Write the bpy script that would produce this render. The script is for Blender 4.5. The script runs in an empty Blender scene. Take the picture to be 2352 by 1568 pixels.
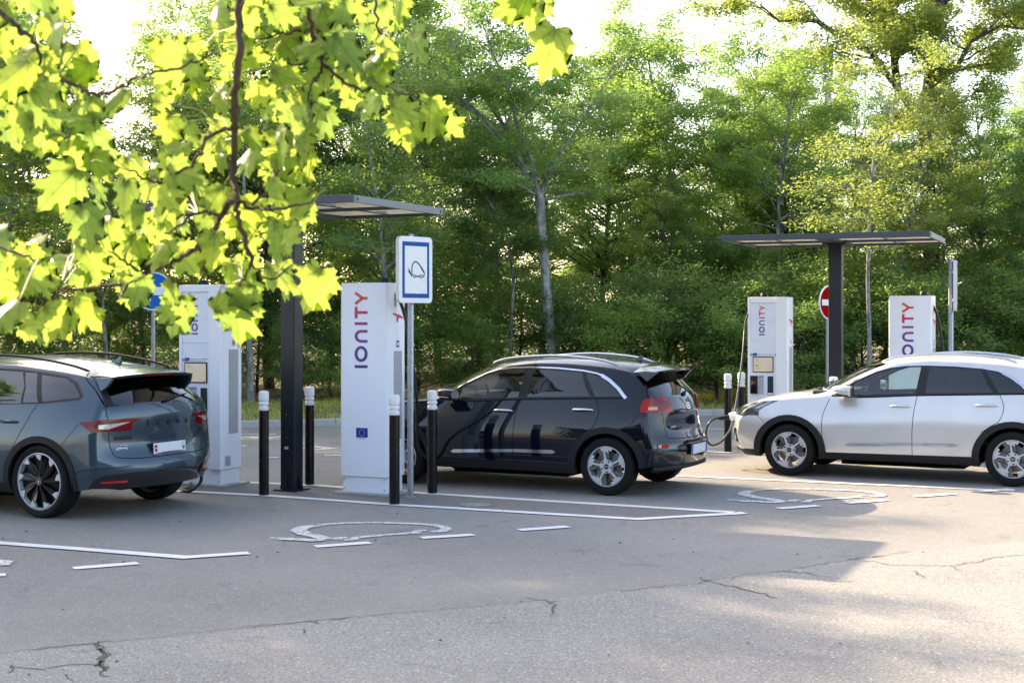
import bpy, bmesh, math, random
import numpy as np
from mathutils import Vector, Matrix
from mathutils.bvhtree import BVHTree
R_ = math.radians
random.seed(5)
SC = bpy.context.scene
# ------------------------------------------------------------------ camera, sky, sun, exposure
F = 3267.0; CH = 1.96; HZ = 737.0      # focal length in photo pixels (2352 wide), eye height, horizon row
cam_d = bpy.data.cameras.new('camera'); cam = bpy.data.objects.new('camera', cam_d); SC.collection.objects.link(cam)
cam.location = (0, 0, CH); cam.rotation_euler = (R_(90), 0, 0)
cam_d.sensor_width = 36; cam_d.lens = 36 * F / 2352; cam_d.shift_y = -(784 - HZ) / 2352
cam_d.clip_start = 0.05; cam_d.clip_end = 2000
cam_d.dof.use_dof = True; cam_d.dof.focus_distance = 17.0; cam_d.dof.aperture_fstop = 9.0
SC.camera = cam
SC.render.resolution_x = 1024; SC.render.resolution_y = 682
SUN_EL = 29.0; SUN_DIR = (0.70, -0.72)            # direction the light travels over the ground
az = math.atan2(-SUN_DIR[0], -SUN_DIR[1])         # compass angle of the sun from +Y towards +X
world = bpy.data.worlds.new('World'); SC.world = world; world.use_nodes = True
nt = world.node_tree; bg = nt.nodes['Background']
sky = nt.nodes.new('ShaderNodeTexSky'); sky.sky_type = 'NISHITA'; sky.sun_disc = False
sky.sun_elevation = R_(SUN_EL); sky.sun_rotation = az; sky.air_density = 0.85; sky.dust_density = 2.0; sky.ozone_density = 1.0
nt.links.new(sky.outputs[0], bg.inputs[0]); bg.inputs[1].default_value = 0.12
sl = bpy.data.lights.new('sun', 'SUN'); sl.energy = 2.35; sl.angle = R_(0.5); sl.color = (1.0, 0.88, 0.70)
so = bpy.data.objects.new('sun', sl); SC.collection.objects.link(so)
h = math.tan(R_(SUN_EL)) * math.hypot(*SUN_DIR)
so.rotation_euler = Vector((SUN_DIR[0], SUN_DIR[1], -h)).to_track_quat('-Z', 'Y').to_euler(); so.location = (-20, 20, 20)
SC.view_settings.view_transform = 'Standard'; SC.view_settings.look = 'None'
SC.view_settings.exposure = 2.58; SC.view_settings.gamma = 1.0; SC.view_settings.use_curve_mapping = False
SC.view_settings.use_white_balance = True; SC.view_settings.white_balance_temperature = 7900; SC.view_settings.white_balance_tint = 12   # camera set for shade
SC.render.engine = 'CYCLES'
SC.cycles.max_bounces = 10; SC.cycles.transparent_max_bounces = 24; SC.cycles.transmission_bounces = 8

# ------------------------------------------------------------------ helpers
COL = SC.collection
def P(px, py, z=0.0):
    d = (CH - z) * F / (py - HZ); return Vector(((px - 1176) / F * d, d, z))
def W3(px, py, d):
    return Vector(((px - 1176) / F * d, d, CH - (py - HZ) * d / F))
def props(o, label=None, cat=None, group=None, kind=None):
    if label: o['label'] = label
    if cat: o['category'] = cat
    if group: o['group'] = group
    if kind: o['kind'] = kind
    return o
def thing(name, loc, rz=0.0, label=None, cat=None, group=None):
    o = bpy.data.objects.new(name, None); COL.objects.link(o); o.location = loc; o.rotation_euler = (0, 0, rz)
    o.empty_display_size = 0.2
    return props(o, label, cat, group)
def kids(o): return [c for c in bpy.data.objects if c.parent == o]
def copy_tree(o, parent=None):
    c = o.copy(); COL.objects.link(c)
    if parent is not None: c.parent = parent
    for ch in kids(o): copy_tree(ch, c)
    return c
def lerp(a, b, t): return tuple(x + (y - x) * t for x, y in zip(a, b))
def crv(pts, n=8):
    """Catmull-Rom through points"""
    pts = [Vector(p) for p in pts]; out = []
    q = [pts[0] * 2 - pts[1]] + pts + [pts[-1] * 2 - pts[-2]]
    for i in range(1, len(q) - 2):
        for k in range(n):
            t = k / n; a, b, c, d = q[i-1], q[i], q[i+1], q[i+2]
            out.append(0.5 * ((2*b) + (c-a)*t + (2*a-5*b+4*c-d)*t*t + (3*b-a-3*c+d)*t*t*t))
    out.append(pts[-1]); return out

class MB:
    def __init__(s): s.v = []; s.f = []; s.m = []; s.M = None
    def add(s, vs, fs, m=0):
        b = len(s.v)
        for p in vs:
            p = Vector(p); s.v.append(s.M @ p if s.M else p)
        for f in fs: s.f.append([b + i for i in f]); s.m.append(m)
        return s
    def box(s, c, d, rz=0, m=0, taper=1.0):
        x, y, z = d[0]/2, d[1]/2, d[2]/2; cs, sn = math.cos(rz), math.sin(rz); vs = []
        for k in (-1, 1):
            t = taper if k > 0 else 1
            for (i, j) in ((-1,-1),(1,-1),(1,1),(-1,1)):
                px, py = i*x*t, j*y*t
                vs.append((c[0]+px*cs-py*sn, c[1]+px*sn+py*cs, c[2]+k*z))
        return s.add(vs, [(0,3,2,1),(4,5,6,7),(0,1,5,4),(1,2,6,5),(2,3,7,6),(3,0,4,7)], m)
    def prism(s, poly, fn, a, b, m=0, side=None):
        """poly: 2D points; fn(u,v,w) -> 3D; from w=a to w=b"""
        n = len(poly)
        area = sum(poly[i][0]*poly[(i+1)%n][1]-poly[(i+1)%n][0]*poly[i][1] for i in range(n))
        if area < 0: poly = poly[::-1]
        vs = [fn(u, v, a) for u, v in poly] + [fn(u, v, b) for u, v in poly]
        s.add(vs, [list(range(n))[::-1], list(range(n, 2*n))], m)
        b0 = len(s.v) - 2*n
        for i in range(n):
            j = (i+1) % n; s.f.append([b0+i, b0+j, b0+n+j, b0+n+i]); s.m.append(m if side is None else side)
        return s
    def tube(s, pts, r, n=8, m=0, cap=True):
        pts = [Vector(p) for p in pts]; k = len(pts); rr = r if hasattr(r, '__len__') else [r]*k
        vs = []; up = None
        for i, p in enumerate(pts):
            t = (pts[min(i+1, k-1)] - pts[max(i-1, 0)]).normalized()
            if up is None: up = t.orthogonal().normalized()
            up = (up - t * up.dot(t)); up = up.normalized() if up.length > 1e-6 else t.orthogonal().normalized()
            w = t.cross(up)
            for j in range(n):
                a = 2*math.pi*j/n; vs.append(p + (up*math.cos(a) + w*math.sin(a)) * rr[i])
        fs = [(i*n+j, i*n+(j+1)%n, (i+1)*n+(j+1)%n, (i+1)*n+j) for i in range(k-1) for j in range(n)]
        if cap: fs += [list(range(n))[::-1], [(k-1)*n+j for j in range(n)]]
        return s.add(vs, fs, m)
    def lathe(s, prof, n=24, c=(0,0,0), axis='z', m=0, closed=False, cap=True):
        vs = []; k = len(prof)
        for r, z in prof:
            for j in range(n):
                a = 2*math.pi*j/n
                q = (r*math.cos(a), r*math.sin(a), z) if axis == 'z' else ((r*math.cos(a), z, r*math.sin(a)) if axis == 'y' else (z, r*math.cos(a), r*math.sin(a)))
                vs.append((c[0]+q[0], c[1]+q[1], c[2]+q[2]))
        fs = [(i*n+j, i*n+(j+1)%n, ((i+1)%k)*n+(j+1)%n, ((i+1)%k)*n+j) for i in range(k if closed else k-1) for j in range(n)]
        if not closed and cap:
            if prof[0][0] > 1e-5: fs.append(list(range(n))[::-1])
            if prof[-1][0] > 1e-5: fs.append([(k-1)*n+j for j in range(n)])
        return s.add(vs, fs, m)
    def strip(s, pts, w, z, m=0, jit=0.0):
        pts = [Vector((p[0], p[1], 0)) for p in pts]; k = len(pts); L = []; Rr = []
        for i, p in enumerate(pts):
            d0 = (pts[i] - pts[i-1]).normalized() if i > 0 else None
            d1 = (pts[i+1] - pts[i]).normalized() if i < k-1 else None
            t = ((d0 or d1) + (d1 or d0)).normalized(); nn = Vector((-t.y, t.x, 0))
            c = nn.dot(Vector((-(d1 or d0).y, (d1 or d0).x, 0))); ww = (w[i] if hasattr(w, '__len__') else w)/2/max(0.5, c)
            e1, e2 = random.uniform(-jit, jit), random.uniform(-jit, jit)
            L.append(p + nn*(ww+e1)); Rr.append(p - nn*(ww+e2))
        vs = [(q.x, q.y, z) for q in L] + [(q.x, q.y, z) for q in Rr]
        return s.add(vs, [(k+i, k+i+1, i+1, i) for i in range(k-1)], m)
    def build(s, name, mats, parent=None, smooth=None, bevel=0.0, recalc=True, **kw):
        me = bpy.data.meshes.new(name)
        me.from_pydata([tuple(v) for v in s.v], [], s.f)
        if not isinstance(mats, (list, tuple)): mats = [mats]
        for m in mats: me.materials.append(m)
        me.polygons.foreach_set('material_index', s.m)
        if recalc:
            bm = bmesh.new(); bm.from_mesh(me); bmesh.ops.recalc_face_normals(bm, faces=bm.faces[:]); bm.to_mesh(me); bm.free()
        if smooth is not None:
            me.polygons.foreach_set('use_smooth', [True]*len(me.polygons)); me.set_sharp_from_angle(angle=R_(smooth))
        me.update()
        o = bpy.data.objects.new(name, me); COL.objects.link(o)
        if parent is not None: o.parent = parent
        if bevel:
            b = o.modifiers.new('bevel', 'BEVEL'); b.width = bevel; b.segments = 3; b.limit_method = 'ANGLE'; b.angle_limit = R_(35)
            me.polygons.foreach_set('use_smooth', [True]*len(me.polygons)); me.set_sharp_from_angle(angle=R_(35)) if smooth is None else None
        props(o, **kw); return o

def np_mesh(name, V, Fq, mat, parent=None, mat_idx=None, mats=None):
    me = bpy.data.meshes.new(name); nv, nf, k = len(V), len(Fq), Fq.shape[1]
    me.vertices.add(nv); me.vertices.foreach_set('co', V.astype(np.float32).ravel())
    me.loops.add(nf*k); me.loops.foreach_set('vertex_index', Fq.astype(np.int32).ravel())
    me.polygons.add(nf); me.polygons.foreach_set('loop_start', np.arange(0, nf*k, k, dtype=np.int32))
    for m in (mats or [mat]): me.materials.append(m)
    if mat_idx is not None: me.polygons.foreach_set('material_index', mat_idx.astype(np.int32))
    me.update(calc_edges=True)
    o = bpy.data.objects.new(name, me); COL.objects.link(o)
    if parent is not None: o.parent = parent
    return o

# ------------------------------------------------------------------ materials
def newmat(name):
    m = bpy.data.materials.new(name); m.use_nodes = True
    return m, m.node_tree, m.node_tree.nodes['Principled BSDF']
def N(t, kind, **kw):
    n = t.nodes.new(kind)
    for k, v in kw.items():
        if k in n.inputs.keys(): n.inputs[k].default_value = v
        else: setattr(n, k, v)
    return n
def coord(t, obj=True):
    c = t.nodes.new('ShaderNodeTexCoord'); return c.outputs['Object']
def ramp(t, fac, stops):
    r = t.nodes.new('ShaderNodeValToRGB'); e = r.color_ramp.elements
    while len(e) < len(stops): e.new(0.5)
    for i, (p, c) in enumerate(stops):
        e[i].position = p; e[i].color = (c, c, c, 1) if not hasattr(c, '__len__') else (*c, 1)
    t.links.new(fac, r.inputs[0]); return r.outputs[0]
def simple(name, col, rough=0.5, metal=0.0, coat=0.0, var=0.08, scale=6.0, spec=0.5, bump=0.0, emit=None, estr=0.0):
    m, t, b = newmat(name)
    b.inputs['Roughness'].default_value = rough; b.inputs['Metallic'].default_value = metal
    b.inputs['Coat Weight'].default_value = coat; b.inputs['Coat Roughness'].default_value = 0.03
    b.inputs['Specular IOR Level'].default_value = spec
    nz = N(t, 'ShaderNodeTexNoise', Scale=scale, Detail=5.0, Roughness=0.6); t.links.new(coord(t), nz.inputs['Vector'])
    c = ramp(t, nz.outputs[0], [(0.3, [x*(1-var) for x in col]), (0.7, [min(1, x*(1+var)) for x in col])])
    t.links.new(c, b.inputs['Base Color'])
    rr = ramp(t, nz.outputs[0], [(0.3, max(0.0, rough-0.05)), (0.7, min(1, rough+0.06))]); t.links.new(rr, b.inputs['Roughness'])
    if bump:
        n2 = N(t, 'ShaderNodeTexNoise', Scale=scale*20, Detail=3.0); t.links.new(coord(t), n2.inputs['Vector'])
        bp = N(t, 'ShaderNodeBump', Strength=bump, Distance=0.01); t.links.new(n2.outputs[0], bp.inputs['Height']); t.links.new(bp.outputs[0], b.inputs['Normal'])
    if emit: b.inputs['Emission Color'].default_value = (*emit, 1); b.inputs['Emission Strength'].default_value = estr
    return m
def paint(name, col, metal=0.0, rough=0.35, flake=0.0):
    """car paint; the inside of the shell is dark trim (a real property of the back of the panels)"""
    m, t, b = newmat(name)
    b.inputs['Coat Weight'].default_value = 0.9; b.inputs['Coat Roughness'].default_value = 0.015
    b.inputs['Metallic'].default_value = metal; b.inputs['Roughness'].default_value = rough; b.inputs['Specular IOR Level'].default_value = 0.04
    nz = N(t, 'ShaderNodeTexNoise', Scale=2.5, Detail=4.0); t.links.new(coord(t), nz.inputs['Vector'])
    c = ramp(t, nz.outputs[0], [(0.3, [x*0.94 for x in col]), (0.7, [min(1, x*1.05) for x in col])])
    g = t.nodes.new('ShaderNodeNewGeometry')
    mx = N(t, 'ShaderNodeMix', data_type='RGBA'); t.links.new(g.outputs['Backfacing'], mx.inputs['Factor'])
    t.links.new(c, mx.inputs[6]); mx.inputs[7].default_value = (0.03, 0.03, 0.033, 1)
    t.links.new(mx.outputs[2], b.inputs['Base Color'])
    # road dust low on the body
    cw = N(t, 'ShaderNodeMath', operation='SUBTRACT'); cw.inputs[0].default_value = 1.0; t.links.new(g.outputs['Backfacing'], cw.inputs[1]); t.links.new(cw.outputs[0], b.inputs['Coat Weight'])
    return m
def glass(name, tint, alpha_spec=0.5):
    m = bpy.data.materials.new(name); m.use_nodes = True; t = m.node_tree; t.nodes.clear()
    out = t.nodes.new('ShaderNodeOutputMaterial'); tr = N(t, 'ShaderNodeBsdfTransparent', Color=(*tint, 1)); gl = N(t, 'ShaderNodeBsdfGlossy', Roughness=0.01)
    gl.inputs['Color'].default_value = (1, 1, 1, 1)
    fr = N(t, 'ShaderNodeFresnel', IOR=1.55)
    nz = N(t, 'ShaderNodeTexNoise', Scale=3.0, Detail=2.0); t.links.new(coord(t), nz.inputs['Vector'])
    md = N(t, 'ShaderNodeMath', operation='MULTIPLY_ADD'); md.inputs[1].default_value = 1.3; md.inputs[2].default_value = 0.02
    mx = t.nodes.new('ShaderNodeMixShader'); t.links.new(fr.outputs[0], md.inputs[0]); t.links.new(md.outputs[0], mx.inputs[0])
    bp = N(t, 'ShaderNodeBump', Strength=0.03, Distance=0.02); t.links.new(nz.outputs[0], bp.inputs['Height']); t.links.new(bp.outputs[0], gl.inputs['Normal'])
    t.links.new(tr.outputs[0], mx.inputs[1]); t.links.new(gl.outputs[0], mx.inputs[2]); t.links.new(mx.outputs[0], out.inputs[0])
    return m
def leafmat(name, col, tcol, tfac=0.5, rough=0.45, hue=0.25, scale=0.6, veins=False):
    m = bpy.data.materials.new(name); m.use_nodes = True; t = m.node_tree; b = t.nodes['Principled BSDF']
    out = t.nodes['Material Output']; b.inputs['Roughness'].default_value = rough; b.inputs['Specular IOR Level'].default_value = 0.4
    g = t.nodes.new('ShaderNodeNewGeometry'); oi = t.nodes.new('ShaderNodeObjectInfo')
    nz = N(t, 'ShaderNodeTexNoise', Scale=scale, Detail=3.0); t.links.new(g.outputs['Position'], nz.inputs['Vector'])
    ad = N(t, 'ShaderNodeMath', operation='ADD'); t.links.new(nz.outputs[0], ad.inputs[0])
    ml = N(t, 'ShaderNodeMath', operation='MULTIPLY'); t.links.new(g.outputs['Random Per Island'], ml.inputs[0]); ml.inputs[1].default_value = 0.35; t.links.new(ml.outputs[0], ad.inputs[1])
    m2 = N(t, 'ShaderNodeMath', operation='MULTIPLY'); t.links.new(oi.outputs['Random'], m2.inputs[0]); m2.inputs[1].default_value = 0.3
    a2 = N(t, 'ShaderNodeMath', operation='ADD'); t.links.new(ad.outputs[0], a2.inputs[0]); t.links.new(m2.outputs[0], a2.inputs[1])
    lo = (col[0]*(1-hue), col[1]*(1-hue*0.7), col[2]); hi = (min(1, col[0]*(1+hue*1.6)), min(1, col[1]*(1+hue)), col[2])
    c = ramp(t, a2.outputs[0], [(0.45, lo), (1.1, hi)]); t.links.new(c, b.inputs['Base Color'])
    lo = (tcol[0]*(1-hue), tcol[1]*(1-hue*0.7), tcol[2]); hi = (min(1, tcol[0]*(1+hue*1.6)), min(1, tcol[1]*(1+hue)), tcol[2])
    c2 = ramp(t, a2.outputs[0], [(0.45, lo), (1.1, hi)])
    if veins:   # palmate veins and blotches from the leaf's own coordinates
        at = N(t, 'ShaderNodeAttribute', attribute_name='leafco'); sx_ = t.nodes.new('ShaderNodeSeparateXYZ'); t.links.new(at.outputs['Vector'], sx_.inputs[0])
        def mt(op, a, b_=None):
            n = N(t, 'ShaderNodeMath', operation=op)
            for i, q in enumerate((a, b_)):
                if q is None: continue
                if isinstance(q, (int, float)): n.inputs[i].default_value = q
                else: t.links.new(q, n.inputs[i])
            return n.outputs[0]
        an = mt('ARCTAN2', sx_.outputs[0], sx_.outputs[1]); ln_ = N(t, 'ShaderNodeVectorMath', operation='LENGTH'); t.links.new(at.outputs['Vector'], ln_.inputs[0])
        fr_ = mt('ABSOLUTE', mt('SUBTRACT', mt('FRACT', mt('ADD', mt('DIVIDE', an, 0.70), 0.5)), 0.5)); dist = mt('MULTIPLY', fr_, ln_.outputs['Value'])
        side = mt('ABSOLUTE', mt('SUBTRACT', mt('FRACT', mt('MULTIPLY', mt('SUBTRACT', ln_.outputs['Value'], dist), 9.0)), 0.5))
        v1 = ramp(t, dist, [(0.012, 0.62), (0.03, 1.0)]); v2 = ramp(t, side, [(0.02, 0.94), (0.08, 1.0)])
        nb2 = N(t, 'ShaderNodeTexNoise', Scale=55.0, Detail=4.0); t.links.new(g.outputs['Position'], nb2.inputs['Vector']); v3 = ramp(t, nb2.outputs[0], [(0.30, 0.80), (0.62, 1.05)])
        def mul(c_, f_):
            m_ = N(t, 'ShaderNodeMix', data_type='RGBA', blend_type='MULTIPLY'); m_.inputs['Factor'].default_value = 1.0; t.links.new(c_, m_.inputs[6]); t.links.new(f_, m_.inputs[7]); return m_.outputs[2]
        c2 = mul(mul(mul(c2, v1), v2), v3); c = mul(c, v3); t.links.new(c, b.inputs['Base Color'])
    tr = t.nodes.new('ShaderNodeBsdfTranslucent'); t.links.new(c2, tr.inputs[0])
    mx = t.nodes.new('ShaderNodeMixShader'); mx.inputs[0].default_value = tfac
    t.links.new(b.outputs[0], mx.inputs[1]); t.links.new(tr.outputs[0], mx.inputs[2]); t.links.new(mx.outputs[0], out.inputs[0])
    return m
def asphalt(name, base, dark, light, warm=(1.0, 0.985, 0.95), sc=90):
    m, t, b = newmat(name); b.inputs['Roughness'].default_value = 0.85; b.inputs['Specular IOR Level'].default_value = 0.35
    co = coord(t)
    n1 = N(t, 'ShaderNodeTexNoise', Scale=0.45, Detail=6.0, Roughness=0.6); n2 = N(t, 'ShaderNodeTexNoise', Scale=float(sc), Detail=3.0, Roughness=0.7)
    n3 = N(t, 'ShaderNodeTexVoronoi', Scale=float(sc)*1.1); n4 = N(t, 'ShaderNodeTexNoise', Scale=14.0, Detail=8.0, Roughness=0.8)
    for n in (n1, n2, n3, n4): t.links.new(co, n.inputs['Vector'])
    def w(x): return [x*k for k in warm]
    c1 = ramp(t, n1.outputs[0], [(0.3, w(base*0.86)), (0.7, w(base*1.12))])
    c2 = ramp(t, n2.outputs[0], [(0.25, w(dark)), (0.5, (1, 1, 1)), (0.75, [light]*3)])
    c4 = ramp(t, n4.outputs[0], [(0.3, 0.82), (0.7, 1.12)])
    m1 = N(t, 'ShaderNodeMix', data_type='RGBA', blend_type='MULTIPLY'); m1.inputs['Factor'].default_value = 1; t.links.new(c1, m1.inputs[6]); t.links.new(c2, m1.inputs[7])
    m2 = N(t, 'ShaderNodeMix', data_type='RGBA', blend_type='MULTIPLY'); m2.inputs['Factor'].default_value = 1; t.links.new(m1.outputs[2], m2.inputs[6]); t.links.new(c4, m2.inputs[7])
    # old oil drips and rubbed patches
    n5 = N(t, 'ShaderNodeTexNoise', Scale=2.3, Detail=5.0, Roughness=0.55, Distortion=0.6); t.links.new(co, n5.inputs['Vector'])
    m9 = N(t, 'ShaderNodeMix', data_type='RGBA', blend_type='MULTIPLY'); m9.inputs['Factor'].default_value = 1; t.links.new(m2.outputs[2], m9.inputs[6]); t.links.new(ramp(t, n5.outputs[0], [(0.28, 1.07), (0.42, 1.0), (0.62, 1.0), (0.70, 0.80)]), m9.inputs[7]); m2 = m9
    # pale aggregate chips
    chip = ramp(t, n3.outputs['Color'], [(0.84, 0.0), (0.90, 1.0)])
    m3 = N(t, 'ShaderNodeMix', data_type='RGBA'); t.links.new(chip, m3.inputs['Factor']); t.links.new(m2.outputs[2], m3.inputs[6]); m3.inputs[7].default_value = (base*1.7, base*1.66, base*1.6, 1)
    t.links.new(m3.outputs[2], b.inputs['Base Color'])
    bp = N(t, 'ShaderNodeBump', Strength=0.6, Distance=0.006); t.links.new(n2.outputs[0], bp.inputs['Height']); t.links.new(bp.outputs[0], b.inputs['Normal'])
    return m
def roadpaint(name, worn=0.0, col=0.75):
    m, t, b = newmat(name); b.inputs['Roughness'].default_value = 0.6
    co = coord(t); n1 = N(t, 'ShaderNodeTexNoise', Scale=28.0, Detail=8.0, Roughness=0.85); t.links.new(co, n1.inputs['Vector'])
    n2 = N(t, 'ShaderNodeTexNoise', Scale=2.5, Detail=3.0); t.links.new(co, n2.inputs['Vector'])
    c = ramp(t, n2.outputs[0], [(0.3, col*0.88), (0.7, col*1.03)]); t.links.new(c, b.inputs['Base Color'])
    if worn:
        a = ramp(t, n1.outputs[0], [(worn-0.03, 0.0), (worn+0.02, 1.0)]); t.links.new(a, b.inputs['Alpha'])
    return m
def bark(name, c0, c1, sc=7.0):
    m, t, b = newmat(name); b.inputs['Roughness'].default_value = 0.9
    co = coord(t); mp = N(t, 'ShaderNodeMapping'); mp.inputs['Scale'].default_value = (1, 1, 0.35); t.links.new(co, mp.inputs[0])
    n1 = N(t, 'ShaderNodeTexNoise', Scale=sc, Detail=8.0, Roughness=0.75); t.links.new(mp.outputs[0], n1.inputs['Vector'])
    t.links.new(ramp(t, n1.outputs[0], [(0.38, c0), (0.62, c1)]), b.inputs['Base Color'])
    bp = N(t, 'ShaderNodeBump', Strength=0.7, Distance=0.03); t.links.new(n1.outputs[0], bp.inputs['Height']); t.links.new(bp.outputs[0], b.inputs['Normal'])
    return m

M = {}
M['asphalt'] = asphalt('new_asphalt', 0.225, 0.62, 1.5, warm=(1.0, 0.965, 0.91))
M['asphalt_old'] = asphalt('old_asphalt', 0.245, 0.42, 1.7, warm=(1.0, 0.965, 0.905), sc=60)
M['asphalt_island'] = asphalt('island_asphalt', 0.16, 0.5, 1.7)
M['crack'] = simple('crack_dark', (0.09, 0.085, 0.075), 0.95, var=0.3)
M['line'] = roadpaint('line_paint', 0.0, 0.72); M['line_worn'] = roadpaint('worn_line_paint', 0.47, 0.66)
M['concrete'] = simple('kerb_concrete', (0.36, 0.35, 0.33), 0.9, var=0.15, scale=5, bump=0.3)
M['white'] = simple('charger_white', (0.84, 0.87, 0.93), 0.32, var=0.015, scale=2, spec=0.5)
M['white_panel'] = simple('charger_panel', (0.76, 0.81, 0.90), 0.28, var=0.015, scale=2)
M['gap'] = simple('dark_gap', (0.006, 0.006, 0.007), 0.9, spec=0.1)
M['black'] = simple('black_plastic', (0.009, 0.009, 0.010), 0.42, var=0.15, spec=0.35)
M['cladding'] = simple('matt_cladding', (0.013, 0.0135, 0.015), 0.65, var=0.12, scale=12, bump=0.1, spec=0.3)
M['gloss_black'] = simple('gloss_black', (0.008, 0.008, 0.01), 0.08, coat=0.6)
M['bollard_black'] = simple('bollard_black', (0.004, 0.004, 0.005), 0.25, coat=0.0, var=0.3, spec=0.35)
M['bollard_white'] = simple('bollard_white', (0.72, 0.72, 0.72), 0.35, var=0.06, scale=10)
M['steel_dark'] = simple('anthracite_steel', (0.009, 0.012, 0.017), 0.36, metal=0.0, var=0.1, spec=0.45)
M['canopy_alu'] = simple('canopy_grey', (0.040, 0.054, 0.068), 0.42, metal=0.0, var=0.08, scale=3)
M['canopy_end'] = simple('canopy_end_grey', (0.15, 0.175, 0.19), 0.4, metal=0.2, var=0.1, scale=3)
M['galv'] = simple('galvanised', (0.30, 0.33, 0.37), 0.38, metal=0.7, var=0.2, scale=20)
M['alu'] = simple('sign_aluminium', (0.72, 0.73, 0.75), 0.35, metal=0.1, var=0.03)
M['sign_white'] = simple('sign_white', (0.74, 0.76, 0.78), 0.3, var=0.02)
M['sign_blue'] = simple('sign_blue', (0.010, 0.095, 0.33), 0.5, var=0.05, spec=0.08)
M['sign_cyan'] = simple('sign_bright_blue', (0.003, 0.13, 0.40), 0.6, var=0.03, spec=0.05)
M['sign_red'] = simple('sign_red', (0.34, 0.001, 0.003), 0.6, var=0.04, spec=0.02)
M['sign_dark'] = simple('sign_black', (0.012, 0.015, 0.014), 0.4)
M['red'] = simple('emblem_red', (0.55, 0.01, 0.07), 0.4)
M['eu_blue'] = simple('flag_blue', (0.006, 0.03, 0.30), 0.4); M['eu_gold'] = simple('flag_gold', (0.75, 0.55, 0.02), 0.4)
M['screen'] = simple('screen_pale', (0.38, 0.36, 0.31), 0.12, var=0.04, emit=(0.5, 0.46, 0.38), estr=0.08)
M['green_btn'] = simple('green_button', (0.10, 0.36, 0.08), 0.4)
M['teal_band'] = simple('grey_teal_band', (0.20, 0.30, 0.31), 0.5)
M['darkslate'] = simple('card_reader_slate', (0.02, 0.045, 0.055), 0.25)
M['text_grey'] = simple('print_grey', (0.10, 0.15, 0.25), 0.5); M['label_grey'] = simple('sticker_grey', (0.45, 0.47, 0.50), 0.5)
M['orange'] = simple('orange', (0.6, 0.25, 0.02), 0.5)
M['vent'] = simple('vent_grey', (0.38, 0.39, 0.39), 0.55, var=0.08)
M['chrome'] = simple('chrome', (0.75, 0.76, 0.78), 0.10, metal=1.0, var=0.03)
M['satin'] = simple('satin_silver', (0.62, 0.64, 0.66), 0.28, metal=0.9, var=0.03)
M['alloy'] = simple('alloy_silver', (0.52, 0.53, 0.55), 0.32, metal=0.15, var=0.04)
M['alloy_grey'] = simple('alloy_grey', (0.13, 0.135, 0.145), 0.32, metal=0.3)
M['tyre'] = simple('tyre_rubber', (0.008, 0.008, 0.0085), 0.8, var=0.25, scale=20, bump=0.15, spec=0.25)
M['blade'] = simple('black_blade', (0.010, 0.010, 0.012), 0.30, spec=0.4)
M['disc'] = simple('brake_disc', (0.16, 0.15, 0.14), 0.45, metal=0.6)
M['paint_navy'] = paint('navy_paint', (0.0007, 0.0022, 0.010), 0.0, 0.4)
M['paint_silver'] = paint('silver_white_paint', (0.62, 0.62, 0.62), 0.42, 0.28)
M['paint_slate'] = paint('slate_blue_paint', (0.036, 0.066, 0.092), 0.5, 0.33)
M['glass_clear'] = glass('clear_glass', (0.74, 0.84, 0.80)); M['glass_tint'] = glass('tinted_glass', (0.06, 0.07, 0.085))
M['lamp_red'] = simple('lamp_red', (0.16, 0.001, 0.003), 0.12, spec=0.3, coat=0.1, var=0.3, scale=25)
M['lamp_bright'] = simple('lamp_bright_red', (0.40, 0.008, 0.006), 0.12, spec=0.3, coat=0.1, var=0.2, scale=25)
M['lamp_orange'] = simple('lamp_orange', (0.62, 0.14, 0.01), 0.1, coat=1.0, var=0.2, scale=25)
M['lamp_clear'] = simple('lamp_clear', (0.38, 0.39, 0.41), 0.12, metal=0.4, coat=1.0, var=0.35, scale=30)
M['lamp_dark'] = simple('headlamp_dark', (0.05, 0.055, 0.06), 0.05, coat=1.0, var=0.6, scale=22)
M['teal'] = simple('teal_trim', (0.01, 0.16, 0.19), 0.2, metal=0.5)
M['plate'] = simple('plate_white', (0.68, 0.69, 0.72), 0.35, var=0.02); M['plate_blue'] = simple('plate_blue', (0.01, 0.07, 0.5), 0.4)
M['cabin'] = simple('cabin_fabric', (0.035, 0.035, 0.038), 0.85, var=0.2); M['cabin_light'] = simple('cabin_trim', (0.20, 0.20, 0.19), 0.8)
M['green_shield'] = simple('green', (0.02, 0.2, 0.08), 0.5)
M['cable'] = simple('cable_black', (0.012, 0.012, 0.013), 0.42)
M['cable_grey'] = simple('cable_grey', (0.16, 0.17, 0.18), 0.35)
M['leaf_a'] = leafmat('hornbeam_leaves', (0.120, 0.200, 0.070), (0.33, 0.54, 0.14), 0.5)
M['leaf_b'] = leafmat('yellow_green_leaves', (0.14, 0.195, 0.055), (0.36, 0.47, 0.12), 0.5)
M['leaf_c'] = leafmat('dark_leaves', (0.075, 0.132, 0.046), (0.22, 0.38, 0.09), 0.48)
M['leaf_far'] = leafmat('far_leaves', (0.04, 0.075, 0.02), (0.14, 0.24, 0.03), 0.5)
M['leaf_reflected'] = leafmat('dark_reflection_leaves', (0.012, 0.020, 0.008), (0.015, 0.025, 0.006), 0.25)  # near black so the added wood mirrors dark in the cars
M['maple_leaf'] = leafmat('maple_leaves', (0.12, 0.21, 0.05), (0.29, 0.45, 0.095), 0.60, rough=0.36, hue=0.38, scale=3.0, veins=True)
M['maple_bark'] = bark('maple_bark', (0.05, 0.03, 0.02), (0.14, 0.09, 0.055), 30)
M['bark_grey'] = bark('grey_bark', (0.055, 0.055, 0.05), (0.40, 0.40, 0.37), 7)
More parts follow.
